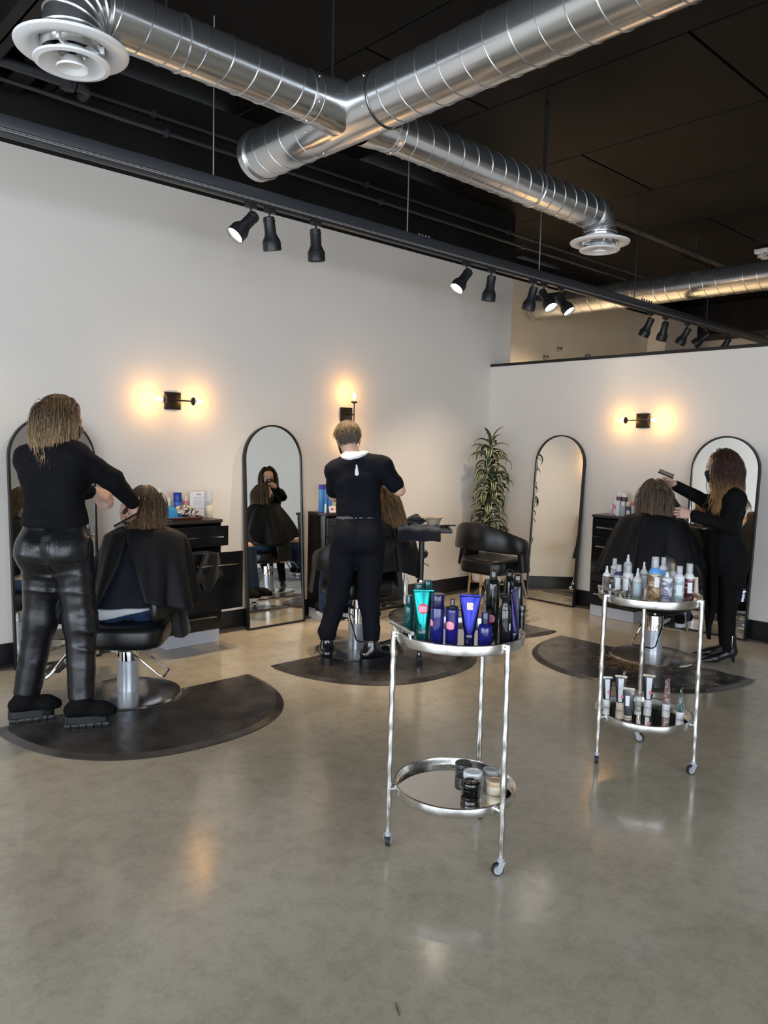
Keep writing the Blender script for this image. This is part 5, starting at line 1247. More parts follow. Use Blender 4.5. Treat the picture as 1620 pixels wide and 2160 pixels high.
def hair(parent, world, c, F, L, U, material, n, length, seed, width=.0045, wave=(.0, 40), obstacles=(), pull=(0, 0, 0), vol=.012, part=0., back=.35, short=None, ragged=.12, low=-.45, stiff=.62, capr=.004, front=.30, keep=None, latv=.55, mess=.10, clear=(.055, .062, .035)):
    """hair as many tapered locks that leave the scalp, are combed from the parting and fall"""
    R = np.random.RandomState(seed); rad = np.array([.098, .075, .084]); hc = c + F * -.012 + U * .034; B = np.stack([F, L, U])
    loc = []
    while len(loc) < n:
        q = nrm(R.randn(3))
        if q[2] < low or (q[0] > front and q[2] < .55 + .3 * q[0]) : continue
        if keep is not None and not keep(q): continue
        loc.append(q)
    q = np.array(loc); P = hc + (q * rad) @ B; off = vol * (.25 + .75 * R.rand(n)); Ln = np.array([length(a) for a in q]) * (1 - ragged * R.rand(n))
    sgn = np.sign(q[:, 1] - part + 1e-3)
    v = (np.stack([-back * np.ones(n) * (q[:, 0] < .6), sgn * latv * (q[:, 2] > .2), .15 * np.ones(n)], 1)) @ B + R.randn(n, 3) * mess
    g = nrm(np.array([0, 0, -1.0]) + np.array(pull)); ds = .014; T = int(Ln.max() / ds) + 1; T = max(T, 4); path = [P.copy()]
    for k in range(T):
        v = v / (np.linalg.norm(v, axis=1)[:, None] + 1e-9); v = stiff * v + (1 - stiff) * g; v /= np.linalg.norm(v, axis=1)[:, None]
        go = (k * ds < Ln)[:, None]; Q = P + v * ds * go
        d = (Q - hc) @ B.T; rr = rad + off[:, None]; kk = np.linalg.norm(d / rr, axis=1); ins = kk < 1
        d2 = d / kk[:, None]; Q[ins] = hc + (d2 @ B)[ins]
        for a, b_, ra, rb in obstacles:
            ab = b_ - a; t = np.clip(((Q - a) @ ab) / (ab @ ab), 0, 1); cc = a + t[:, None] * ab; dd = Q - cc; ln = np.linalg.norm(dd, axis=1); r_ = ra + t * (rb - ra) + off * .6
            m = ln < r_; Q[m] = cc[m] + dd[m] / (ln[m][:, None] + 1e-9) * r_[m][:, None]
        v = np.where(go, Q - P, v); P = Q; path.append(P.copy())
    A = np.stack(path, 1)                                   # n, T+1, 3
    lc = (A - c) @ B.T; bad = ((lc[..., 0] > clear[0]) & (np.abs(lc[..., 1]) < clear[1]) & (lc[..., 2] < clear[2]) & (lc[..., 2] > -.13)).any(1)
    A = A[~bad]; q = q[~bad]; Ln = Ln[~bad]; n = len(A)      # nothing hangs over the face
    s = np.arange(T + 1) * ds; ph = R.rand(n) * 6.28; cl = np.floor(R.rand(n) * 14) * .9
    rad_dir = A - hc; rad_dir[..., 2] *= .2; rad_dir /= np.linalg.norm(rad_dir, axis=2)[..., None] + 1e-9
    tan = np.gradient(A, axis=1); tan /= np.linalg.norm(tan, axis=2)[..., None] + 1e-9; side = np.cross(tan, rad_dir); side /= np.linalg.norm(side, axis=2)[..., None] + 1e-9
    amp = wave[0] * np.clip(s / .10, 0, 1)
    A = A + side * (amp * np.sin(s * wave[1] + (ph * .5 + cl)[:, None]))[..., None] + rad_dir * (amp * .7 * np.abs(np.cos(s * wave[1] + (ph * .5 + cl)[:, None])))[..., None]
    w = width * (.6 + .8 * R.rand(n))[:, None] * np.clip(1.15 - (s[None, :] / Ln[:, None]) ** 3, 0.04, 1); w = np.where(s[None, :] > Ln[:, None], .0002, w)
    V = np.stack([A + side * w[..., None], A + rad_dir * w[..., None] * .7, A - side * w[..., None]], 2)      # n,T+1,3,3
    idx = np.arange(n * (T + 1) * 3).reshape(n, T + 1, 3); Q = []
    for a, b_ in ((0, 1), (1, 2), (2, 0)): Q.append(np.stack([idx[:, :-1, a], idx[:, 1:, a], idx[:, 1:, b_], idx[:, :-1, b_]], -1).reshape(-1, 4))
    V = V.reshape(-1, 3); Q = np.concatenate(Q); tip = np.repeat(np.clip(s[None, :] / max(Ln.max(), .01), 0, 1) * np.ones((n, 1)), 3, 1).ravel(); rnd = np.repeat(R.rand(n), (T + 1) * 3)
    S = SDF(hc - .13, hc + .13, .005); S.ell(hc - F * .004 + U * .002, rad + capr, B, .01); S.plane(hc + F * .055 + U * .03, F * 1.0 - U * .55); S.plane(hc + F * .03 - U * .055, -U + F * .75)
    V2, Q2 = S.surf(); me = raw_mesh('hair', np.concatenate([V, V2]) - np.asarray(world), np.concatenate([Q, Q2 + len(V)]))
    ca = me.color_attributes.new('tip', 'FLOAT_COLOR', 'POINT'); col = np.zeros((len(V) + len(V2), 4), np.float32); col[:len(V), 0] = tip; col[:len(V), 1] = rnd; d2 = (V2 - hc) @ B.T; az = np.arctan2(d2[:, 1], d2[:, 0]); col[len(V):, 1] = .28 + .30 * vnoise(np.stack([az * 16, d2[:, 2] * 18, az * 0 + seed], 1)); col[:, 3] = 1
    ca.data.foreach_set('color', col.ravel()); return link('hair', me, material, parent)
def foot_axes(d): d = nrm([d[0], d[1], 0]); return d, np.array([-d[1], d[0], 0])
def shoe(parent, world, an, d, m, ms, z0=.0, L=.255, w=.043, shaft=.10, sole=.045, lug=False, rs=.047, name='boot'):
    """ankle boot: an ankle centre, d toe direction"""
    d, l = foot_axes(d); g = np.array([an[0], an[1], 0.0]); heel = g - d * .050; ball = g + d * (L * .56 - .02); toe = g + d * (L - .075)
    S = SDF(np.array([g[0] - .3, g[1] - .3, z0]), np.array([g[0] + .3, g[1] + .3, an[2] + shaft]), .006); zb = z0 + sole
    S.cone(heel + UP * (zb + .035), g + UP * (zb + .07), w * .92, w, .03); S.cone(g + UP * (zb + .05), ball + UP * (zb + .028), w, w * .98, .03); S.cone(ball + UP * (zb + .026), toe + UP * (zb + .020), w * .98, w * .72, .03)
    S.cone(g - d * .01 + UP * (zb + .06), an + UP * shaft * .9, w, rs, .03); S.plane(g + UP * zb, -UP); S.plane(an + UP * shaft * .8, UP)
    o = S.build(name, m, parent, world)
    P = []
    for k in range(36):
        a = 2 * math.pi * k / 36; ca, sa = math.cos(a), math.sin(a); x = (L - .07 - .012 if ca > 0 else .088) * math.copysign(abs(ca) ** .8, ca); ww = w * (1.10 if x > .05 else .98) * math.copysign(abs(sa) ** .7, sa)
        if lug and k % 3 == 1: x *= .955; ww *= .93
        P.append(tuple((g + d * (x + (.0)) + l * ww)[:2]))
    mb = MB().prism(P, zb - sole * (.74 if lug else 1) + .001, zb + .008)
    if lug:
        for k in range(6):
            f = k / 5; x = -.065 + (L - .035) * f
            for s in (-1, 1): mb.box(g + d * x + l * s * w * .66 * (1 if f < .8 else .75) + UP * (z0 + sole * .22 + .001), (.033, .042, sole * .46), .002, rot=Matrix(((d[0], l[0], 0), (d[1], l[1], 0), (0, 0, 1))))
    mb.build('sole', ms, o, world=world, sharp=30); return o
m_knit = mat('black_knit', (.0042, .0044, .006), .85, spec=.18, bump=(300, .35, .003))
m_navyknit = mat('navy_black_jersey', (.0040, .0048, .0090), .82, spec=.18, bump=(320, .3, .003))
m_navytr = mat('navy_trouser_cloth', (.0045, .0052, .0095), .8, spec=.2, bump=(260, .3, .003))
m_leatherp = mat('black_leather', (.006, .0068, .0085), .33, spec=.55, coat=.08, coat_rough=.22, bump=(60, .22, .006))
m_blackcl = mat('black_cloth', (.0040, .0039, .0040), .85, spec=.18, bump=(240, .3, .003))
m_denim = mat('blue_denim', (.018, .045, .11), .8, bump=(380, .4, .003), var=(14, .35))
m_patent = mat('patent_black', (.008, .008, .009), .12, coat=.6)
m_sole = mat('black_sole', (.012, .012, .013), .3); m_whitecl = mat('white_cloth', (.66, .68, .70), .8, bump=(200, .2, .003))
m_bmask = mat('black_mask', (.012, .010, .010), .8); m_wmask = mat('white_mask', (.62, .60, .57), .8)
m_brow = mat('brow_hair', (.06, .035, .02), .7)
m_comb = mat('black_comb', (.006, .006, .006), .6, spec=.2)
def comb(label, a, b, up, teeth=True, tail=False):
    """comb lying from a to b; teeth hang along up"""
    a = np.asarray(a); b = np.asarray(b); d = nrm(b - a); L = np.linalg.norm(b - a); up = nrm(up - d * (up @ d)); s = np.cross(d, up)
    t = thing('comb', label, 'comb', a); R = Matrix(tuple(zip(d, s, up)))
    bx = .58 * L if tail else L
    MB().box(d * (bx / 2), (bx, .005, .009), .0015, rot=R).build('spine', m_comb, t)
    n = 26; tt = MB()
    for k in range(n): tt.box(d * (bx * (.03 + .94 * k / (n - 1))) + up * .016, (.0027, .0022, .026), rot=R)
    o = tt.build('teeth', m_comb, t, smooth=False)
    if tail: MB().tube([d * bx, d * (bx + .4 * (L - bx)), d * L], [.003, .0022, .0012], 8).build('tail', m_comb, t)
    return t

# ---- stylist in leather trousers
def stylist_left():
    A = np.array([1.45, 4.0, 0]); j = lambda x, y, b=0.: joint(x, y, A, b)
    J = dict(nk=j(112, 948, .02), ch=j(110, 1003, .03), wa=j(116, 1078, .03), pe=j(116, 1138, .02), shL=j(62, 968, .05), shR=j(158, 962, .02),
             elL=j(88, 1058, .24), wrL=j(188, 1038, .40), elR=j(236, 1012, .17), wrR=j(279, 1058, .33),
             hpL=j(90, 1168, .03), hpR=j(152, 1166, .02), knL=j(84, 1310, .05), knR=j(170, 1315, .02), anL=j(55, 1474, .04), anR=j(172, 1484, -.02))
    fw = nrm(DV * .92 + RV * .35); W = np.array([A[0], A[1], 0])
    t = thing('person', 'stylist with long blond hair in black sweater and leather trousers, back turned', 'person', A)
    hc = j(128, 884, .06); F, L, U = frame(RV * .84 + DV * .50 - UP * .34)
    hR = hand_field(J['wrR'] + nrm(J['wrR'] - J['elR']) * .022, RV * -.25 + DV * .45 - UP * .75, -RV * .7 - DV * .6, -1, (1.0, 1.1, 1.15, 1.2), tc=.6)
    hL = hand_field(J['wrL'] + nrm(J['wrL'] - J['elL']) * .022, RV * .95 - UP * .32 + DV * .2, -UP * .6 + DV * .5 - RV * .2, 1, (.9, 1.0, 1.0, 1.0), tc=.5)
    lo, hi = bounds(J); B = SDF(lo, hi, .010); torso(B, J, -.012, .88)
    for d in 'LR': arm(B, J, d, -.006); leg(B, J, d, -.012)
    merged('body', [B, head_field(hc, F, L, U, J['nk'] + UP * .0), hR, hL], m_skin, t, W); face_parts(t, hc, F, L, U, W, m_brow)
    mask_part(t, hc, F, L, U, W, m_bmask)
    lo, hi = bounds(J); lo[2] = J['wa'][2] - .12; S = SDF(lo, hi, .007); torso(S, J, .010, .94, .070, 0, fw); S.ell(J['pe'] * .35 + J['wa'] * .65, (.150, .125, .06), np.stack([RV, DV, UP]), .05)
    for d in 'LR': arm(S, J, d, .011, r=(.056, .047, .030))
    S.wrinkle(lambda P: .0035 * vnoise(P * np.array([14, 14, 30])) + .002 * vnoise(P * 40))
    S.plane(J['wa'] - UP * .068, -UP + DV * .1); S.ell(J['nk'] + UP * .075 + fw * .01, (.082, .082, .070), None, .01, sub=True)
    S.build('sweater', m_knit, t, W)
    lo, hi = bounds(J); hi[2] = J['wa'][2] + .05; Tq = SDF(lo, hi, .0055); torso(Tq, J, .004, .96, 0, .98, fw, upper=False)
    for d, kx in (('L', 0), ('R', 0)): leg(Tq, J, d, .0, r=(.104, .078, .066), k=.05)
    def fold(P):
        z = P[:, 2]; kn = np.exp(-((z - .52) / .10) ** 2) + .75 * np.exp(-((z - .74) / .09) ** 2) + .25; q = P @ np.array([.5, .45, 0])
        return -.0085 * kn * (np.abs(np.sin(z * 34 + 2.2 * vnoise(P * 3.5) + q * 12)) ** 8 - .15) * np.clip(.35 + 1.1 * vnoise(P * 5 + 3), 0, 1) + .0025 * vnoise(P * np.array([14, 14, 24]))
    Tq.wrinkle(fold); Tq.plane(J['wa'] + UP * .005, UP)
    for d in 'LR':
        an = J['an' + d]
        Tq.ell(an - UP * .10, (.12, .12, .155), None, .004, sub=True)
    D0 = Tq.D.copy(); Tq.build('leather_trousers', m_leatherp, t, W)
    # rear pocket, waistband
    for s, (px, py) in ((1, (147, 1165)), (-1, (83, 1172))):
        Tq.D = D0 - .0028; pc_ = j(px, py, -.10); pl = nrm(RV * .98)
        Tq.plane(pc_ + RV * .062, RV); Tq.plane(pc_ - RV * .062, -RV); Tq.plane(pc_ + UP * .07, UP); Tq.plane(pc_ - UP * .062 , -UP + RV * .25); Tq.plane(pc_ - UP * .062, -UP - RV * .25); Tq.plane(pc_ + DV * .12, DV)
        Tq.build('rear_pocket', m_leatherp, t, W)
    Tq.D = D0 - .004; Tq.plane(J['wa'] - UP * .055, -UP); Tq.plane(J['wa'] - UP * .022, UP); Tq.build('waistband', m_leatherp, t, W)
    for d, dd in (('L', RV * .9 + DV * .42), ('R', RV * .94 + DV * .25)):
        shoe(t, W, np.array([J['an' + d][0], J['an' + d][1], .12]), dd, m_blackcl, m_sole, 0.016, .220, .042, .13, .052, True, .044)
    br = nrm(J['wrL'] - J['elL']); MB().tube([J['wrL'] + br * .002 + (np.cross(br, UP) * math.cos(a) + np.cross(br, np.cross(br, UP)) * math.sin(a)) * .033 for a in [2 * math.pi * k / 20 for k in range(20)]], .006, 8, closed=True).build('watch', m_chrome, t, world=W)
    obs = [(J['shL'], J['shR'], .064, .064), (J['ch'] - RV * .05, J['ch'] + RV * .05, .115, .115), (J['nk'], J['ch'], .075, .11)]
    hm = hair_material('balayage_hair', (.105, .060, .028), (.47, .32, .16), .52)
    hair(t, W, hc, F, L, U, hm, 2800, lambda q: .275 - .03 * q[2], 3, .0021, (.007, 24), obs, vol=.009, back=.45, ragged=.38)
    cb = J['wrR'] + nrm(J['wrR'] - J['elR']) * .05 - UP * .035; comb('black comb held by the stylist in leather trousers', j(291, 1082, .30), j(240, 1110, .22), -RV * .4 + UP * -.8)
    return t
stylist_left()

# ---- short haired stylist
def stylist_mid():
    A = np.array([3.385, 3.925, 0]); j = lambda x, y, b=0.: joint(x, y, A, b)
    J = dict(nk=j(748, 972, .03), ch=j(754, 1016, .04), wa=j(757, 1076, .02), pe=j(756, 1118, .0), shL=j(708, 993, .05), shR=j(806, 984, .05),
             elL=j(706, 1046, .16), wrL=j(752, 1058, .42), elR=j(842, 1034, .08), wrR=j(800, 1012, .34),
             hpL=j(729, 1140, .0), hpR=j(782, 1140, .0), knL=j(712, 1258, .03), knR=j(778, 1255, .02), anL=j(690, 1368, .0), anR=j(784, 1368, -.02))
    fw = nrm(DV * .97 - RV * .15); W = A
    t = thing('person', 'short haired stylist with white collar, black top and navy trousers, back turned', 'person', A)
    hc = j(734, 928, .10); F, L, U = frame(DV * .93 - RV * .22 - UP * .38, UP - RV * .10)
    hR = hand_field(J['wrR'] + nrm(J['wrR'] - J['elR']) * .02, -RV * .6 + DV * .7 - UP * .2, -UP, -1, (.6, .7, .7, .8))
    hL = hand_field(J['wrL'] + nrm(J['wrL'] - J['elL']) * .02, RV * .5 + DV * .8 - UP * .1, -UP, 1, (.6, .7, .7, .8))
    lo, hi = bounds(J); B = SDF(lo, hi, .009); torso(B, J, -.012, .88)
    for d in 'LR': arm(B, J, d, -.002, r=(.048, .041, .028)); leg(B, J, d, -.014)
    merged('body', [B, head_field(hc, F, L, U, J['nk']), hR, hL], m_skin, t, W); face_parts(t, hc, F, L, U, W, m_brow); mask_part(t, hc, F, L, U, W, m_bmask)
    lo, hi = bounds(J); lo[2] = J['wa'][2] - .12; S = SDF(lo, hi, .0065); torso(S, J, .010, .93, .052, 0, fw)
    for d in 'LR': arm(S, J, d, .013, full=False, r=(.052, .046, 0), cut=.76)
    S.wrinkle(lambda P: .003 * vnoise(P * np.array([12, 12, 34])) + .0015 * vnoise(P * 45)); S.plane(J['wa'] - UP * .045, -UP)
    S.ell(J['nk'] + UP * .075 + fw * .008, (.066, .066, .068), None, .008, sub=True)
    tee = S.build('top', m_navyknit, t, W)
    bv = BVHTree.FromObject(tee, bpy.context.evaluated_depsgraph_get()); lat = nrm(J['shR'] - J['shL'])
    def near(p, off):
        q, nn, i, dist = bv.find_nearest(Vector(p - W)); return np.array(q) + np.array(nn) * off + W
    S.D = S.D - .007; S.keep_ball(J['nk'] + UP * .045 + fw * .006, (.098, .094, .092), np.stack([lat, fw, UP])); S.cone(J['nk'] + UP * .06 - fw * .02, J['nk'] - UP * .06 - fw * .13, .003, .012, .003, sub=True); S.ell(J['nk'] + UP * .08 + fw * .008, (.060, .060, .085), None, .004, sub=True)
    S.build('collar', m_whitecl, t, W)
    V = []; top = J['nk'] - UP * .026 - fw * .12; ctr = top - UP * .030
    for k in range(22):
        a = 2 * math.pi * k / 22; V.append(tuple(near(ctr + lat * .0135 * math.sin(a) * (1 - .45 * math.cos(a)) + UP * .034 * math.cos(a), .002)))
    V.append(tuple(near(ctr, .002))); MB().add(V, [(22, (k + 1) % 22, k) for k in range(22)]).build('keyhole', m_whitecl, t, world=W)
    lo, hi = bounds(J); hi[2] = J['wa'][2] + .06; Tq = SDF(lo, hi, .0065); torso(Tq, J, .006, .93, 0, 1.0, fw, upper=False)
    for d in 'LR':
        a, b, c = J['hp' + d], J['kn' + d], J['an' + d]; Tq.cone(a, b, .102, .076, .03); Tq.cone(b, c + UP * .12, .076, .058, .02); Tq.cone(c + UP * .12, c + UP * .06, .058, .055, .02)
    Tq.wrinkle(lambda P: .006 * vnoise(P * np.array([9, 9, 12])) + .0045 * vnoise(P * np.array([16, 16, 40])) * np.exp(-((P[:, 2] - .2) / .12) ** 2) + .002 * vnoise(P * 35)); Tq.plane(J['wa'] - UP * .005, UP)
    for d in 'LR': Tq.ell(J['an' + d] - UP * .035, (.10, .10, .110), None, .004, sub=True)
    D0 = Tq.D.copy(); Tq.build('trousers', m_navytr, t, W)
    Tq.D = D0 - .004; Tq.plane(J['wa'] - UP * .052, -UP + RV * .06); Tq.plane(J['wa'] - UP * .015, UP - RV * .06); blt = Tq.build('belt', mat('belt_leather', (.10, .10, .105), .3, metal=.2), t, W)
    for dx in (-.155, -.03, .0, .05, .125):
        q = J['wa'] - UP * .035 + RV * dx - DV * .2
        bq = BVHTree.FromObject(blt, bpy.context.evaluated_depsgraph_get()); hit = bq.ray_cast(Vector(q - W), Vector(DV))
        if hit[0] is not None: MB().box(np.array(hit[0]) + W - DV * .002, (.016, .006, .056), .001, rot=Matrix(tuple(zip(RV, DV, UP)))).build('belt_loop', m_navytr, t, world=W)
    for d, dd in (('L', DV * .95 - RV * .10), ('R', RV * .80 + DV * .55)):
        o = shoe(t, W, np.array([J['an' + d][0], J['an' + d][1], .115]), dd, m_patent, m_sole, .016, .245, .043, .15, .042, False, .044)
        dn, ln = foot_axes(dd); b = np.array([J['an' + d][0], J['an' + d][1], 0]) - dn * .055; MB().box(b + UP * .215, (.010, .022, .06), .002, rot=Matrix(tuple(zip(dn, ln, UP)))).build('pull_tab', m_blackcl, o, world=W)
    hm = hair_material('short_blond_hair', (.12, .085, .050), (.27, .19, .095), .35)
    hair(t, W, hc, F, L, U, hm, 2600, lambda q: .058 if q[2] > .35 else (.032 if q[2] > -.1 else .016), 9, .0022, (.003, 60), (), vol=.015, back=.6, ragged=.4, low=-.82, stiff=.52, capr=.009, latv=.3, mess=.12, part=-.8)
    hair(t, W, hc, F, L, U, hair_material('cropped_nape_hair', (.12, .095, .075), (.20, .16, .13), .5), 1100, lambda q: .026, 10, .0020, (.001, 60), (), vol=.007, back=.3, ragged=.3, low=-.88, stiff=.45, capr=.002, front=.05, keep=lambda q: q[2] < .15)
    return t
stylist_mid()

# ---- long haired stylist
def stylist_right():
    A = np.array([5.55, 2.37, 0]); j = lambda x, y, b=0.: joint(x, y, A, b)
    J = dict(nk=j(1540, 1036, .0), ch=j(1536, 1078, .0), wa=j(1534, 1134, .0), pe=j(1536, 1168, .0), shL=j(1552, 1054, -.13), shR=j(1528, 1050, .14),
             elL=j(1540, 1112, -.20), wrL=j(1466, 1088, -.10), elR=j(1490, 1058, .20), wrR=j(1428, 1026, .16),
             hpL=j(1540, 1186, -.07), hpR=j(1536, 1184, .07), knL=j(1536, 1280, -.06), knR=j(1528, 1276, .09), anL=j(1536, 1372, -.05), anR=j(1530, 1360, .10))
    fw = nrm(-RV * .97 + DV * .2); W = A
    t = thing('person', 'stylist with long auburn hair and black mask in dark clothes, seen from the side', 'person', A)
    hc = j(1522, 986, .02); F, L, U = frame(-RV * .93 + DV * .30 - UP * .26)
    hR = hand_field(J['wrR'] + nrm(J['wrR'] - J['elR']) * .02, -RV * .80 + UP * .42 + DV * .1, -UP * .5 - RV * .4 - DV * .5, -1, (.9, 1.0, 1.05, 1.1), sc=.95)
    hL = hand_field(J['wrL'] + nrm(J['wrL'] - J['elL']) * .02, -RV * .9 + UP * .12 + DV * .25, -UP * .3 + DV * .8, 1, (.35, .5, .6, .7), sc=.95)
    lo, hi = bounds(J); B = SDF(lo, hi, .009); torso(B, J, -.014, .82)
    for d in 'LR': arm(B, J, d, -.008, r=(.045, .038, .028)); leg(B, J, d, -.014, r=(.074, .050, .036))
    merged('body', [B, head_field(hc, F, L, U, J['nk']), hR, hL], m_skin, t, W); face_parts(t, hc, F, L, U, W, m_brow); mask_part(t, hc, F, L, U, W, m_bmask)
    lo, hi = bounds(J); lo[2] = .55; S = SDF(lo, hi, .007); torso(S, J, .010, .86, .058, .78, fw)
    for d in 'LR': arm(S, J, d, .010, r=(.046, .040, .031))
    for s in (-1, 1):
        S.cone(J['pe'] + DV * s * .07 - fw * .01, J['pe'] + DV * s * .085 - UP * .20 - fw * .0, .088, .092, .06); S.cone(J['wa'] + fw * .06 + DV * s * .08, J['pe'] + fw * .12 + DV * s * .09 - UP * .10, .055, .04, .05)
    S.wrinkle(lambda P: .005 * vnoise(P * np.array([11, 11, 10])) + .003 * vnoise(P * np.array([20, 20, 40]))); S.plane(J['pe'] - UP * .22, -UP - RV * .18); S.ell(J['nk'] + UP * .075 + fw * .02, (.078, .078, .066), None, .01, sub=True)
    S.build('cardigan', m_blackcl, t, W)
    # the open front panel of the cardigan hanging in front of her legs
    rows = []; p0 = j(1503, 1118, -.05); p1 = j(1494, 1338, -.06)
    for i in range(12):
        s = i / 11; row = []
        for k in range(20):
            f = k / 19; wd = .085 + .05 * f - .11 * max(0, f - .72) / .28; q = p0 + (p1 - p0) * f
            row.append(tuple(q + DV * ((s - .5) * 2 * wd) + RV * (.018 * math.sin(s * 11 + f * 3) + .03 * s * f - .01) - UP * (.05 * s * f)))
        rows.append(row)
    o = MB().grid(rows).build('cardigan_panel', m_blackcl, t, world=W); thick(o, .006, 0); subdiv(o)
    lo, hi = bounds(J); hi[2] = J['wa'][2]; Tq = SDF(lo, hi, .007); torso(Tq, J, .002, .84, 0, .75, fw, upper=False)
    for d in 'LR': leg(Tq, J, d, .002, r=(.076, .054, .040), k=.03)
    Tq.wrinkle(lambda P: .003 * vnoise(P * np.array([14, 14, 30]))); Tq.build('leggings', m_blackcl, t, W)
    for d, dd in (('L', -RV * .98 - DV * .06), ('R', -RV * .9 + DV * .25)):
        dn, ln = foot_axes(dd); g = np.array([J['an' + d][0], J['an' + d][1], 0.]); S = SDF(g + np.array([-.3, -.3, 0]), g + np.array([.3, .3, .26]), .005)
        S.cone(g - dn * .02 + UP * .085, g + UP * .20, .040, .046, .02); S.cone(g - dn * .025 + UP * .085, g + dn * .10 + UP * .032, .036, .034, .03); S.cone(g + dn * .10 + UP * .032, g + dn * .150 + UP * .020, .034, .024, .02); S.cone(g + dn * .15 + UP * .018, g + dn * .225 + UP * .010, .022, .006, .02)
        S.plane(g + UP * .005, -UP); S.plane(g + UP * .215, UP); bt_ = S.build('ankle_boot', m_leatherp, t, W)
        MB().cyl(g - dn * .045 + UP * .002, g - dn * .032 + UP * .07, .007, .022, 14).build('heel', m_sole, bt_, world=W)
        MB().box(g - ln * .047 * (1 if d == 'R' else -1) + UP * .165 + dn * .0, (.006, .006, .085), .001).build('zip', m_chrome, bt_, world=W)
    obs = [(J['shL'], J['shR'], .066, .066), (J['ch'] - DV * .06, J['ch'] + DV * .06, .115, .115), (J['nk'], J['ch'], .075, .11), (J['ch'] + fw * .08 - UP * .02 - DV * .07, J['ch'] + fw * .08 - UP * .02 + DV * .07, .078, .078)]
    hm = hair_material('auburn_hair', (.050, .018, .010), (.50, .28, .10), .60)
    hair(t, W, hc, F, L, U, hm, 3000, lambda q: .42 + .02 * q[0], 21, .0021, (.013, 28), obs, vol=.018, back=.45, ragged=.35, part=.1, low=-.40, front=.30, latv=.6, clear=(.050, .085, .030))
    c = J['wrR'] + nrm(J['wrR'] - J['elR']) * .07
    comb('black tail comb raised by the long haired stylist', j(1388, 996, .15), j(1420, 1009, .15), UP * .5 - RV * .3)
    return t
stylist_right()

# ------------------------------------------------------------------ seated clients
m_cape = mat('black_cape', (.0060, .0060, .0072), .6, spec=.25, bump=(8, .25, .012))
def cape_part(parent, W, J, fw, lat, hem_a, hem_b, drop, front, folds, slit=None, seed=0, skew=(0, 0, 0)):
    """cape from the neck over the shoulders; slit = (angle, opening) parts it at the back"""
    R = rng(seed); rows = []; nA = 96; sh = (J['shL'] + J['shR']) / 2; nk = J['nk']
    ph = [R.uniform(0, 6.28) for _ in range(6)]; prof = [(0, 0.), (.10, .35), (.2, .75), (.28, 1.0), (.42, 1.0), (.6, 1.0), (.8, 1.0), (1.0, 1.0)]
    for i in range(30):
        f = i / 29; row = []
        op = 0. if slit is None else slit[1] * max(0., (f - slit[2]) / (1 - slit[2])) ** .8
        for k in range(nA + 1):
            th = (slit[0] if slit else 0) + op + .004 + (2 * math.pi - 2 * op - .008) * k / nA
            cl, cf = math.sin(th), -math.cos(th)                  # th = 0 at the back
            if f < .30:
                g = f / .30; a = .055 + (.225 - .055) * g ** .8; b = .055 + (.140 - .055) * g ** .8; z = nk[2] + .030 - (nk[2] + .030 - sh[2] - .097 + .055 * abs(cl) ** 2) * g ** 1.4; c = nk * (1 - g) + (sh + fw * .01) * g
            else:
                g = (f - .30) / .70; a = .225 + (hem_a - .225) * g ** .75; bb = hem_b if cf < 0 else front; b = .140 + (bb - .140) * g ** .7; dr = drop * (1 + .0 * cl); z = (sh[2] + .097 - .055 * abs(cl) ** 2) - dr * g; c = sh + fw * .01 + np.array(skew) * g
            fo = folds * max(0, f - .25) * (math.sin(7 * th + ph[0] + 1.5 * f) + .6 * math.sin(11 * th + ph[1] - f * 2) + .4 * math.sin(17 * th + ph[2])) / 2
            p = np.array([c[0], c[1], 0]) + lat * cl * (a + fo) + fw * cf * (b + fo * .7); zz = z + .02 * math.sin(3 * th + ph[3]) * max(0, f - .4) * 2
            row.append((p[0], p[1], zz))
        rows.append(row)
    o = MB().grid(rows).build('cape', m_cape, parent, world=W); thick(o, .005, 0); return o
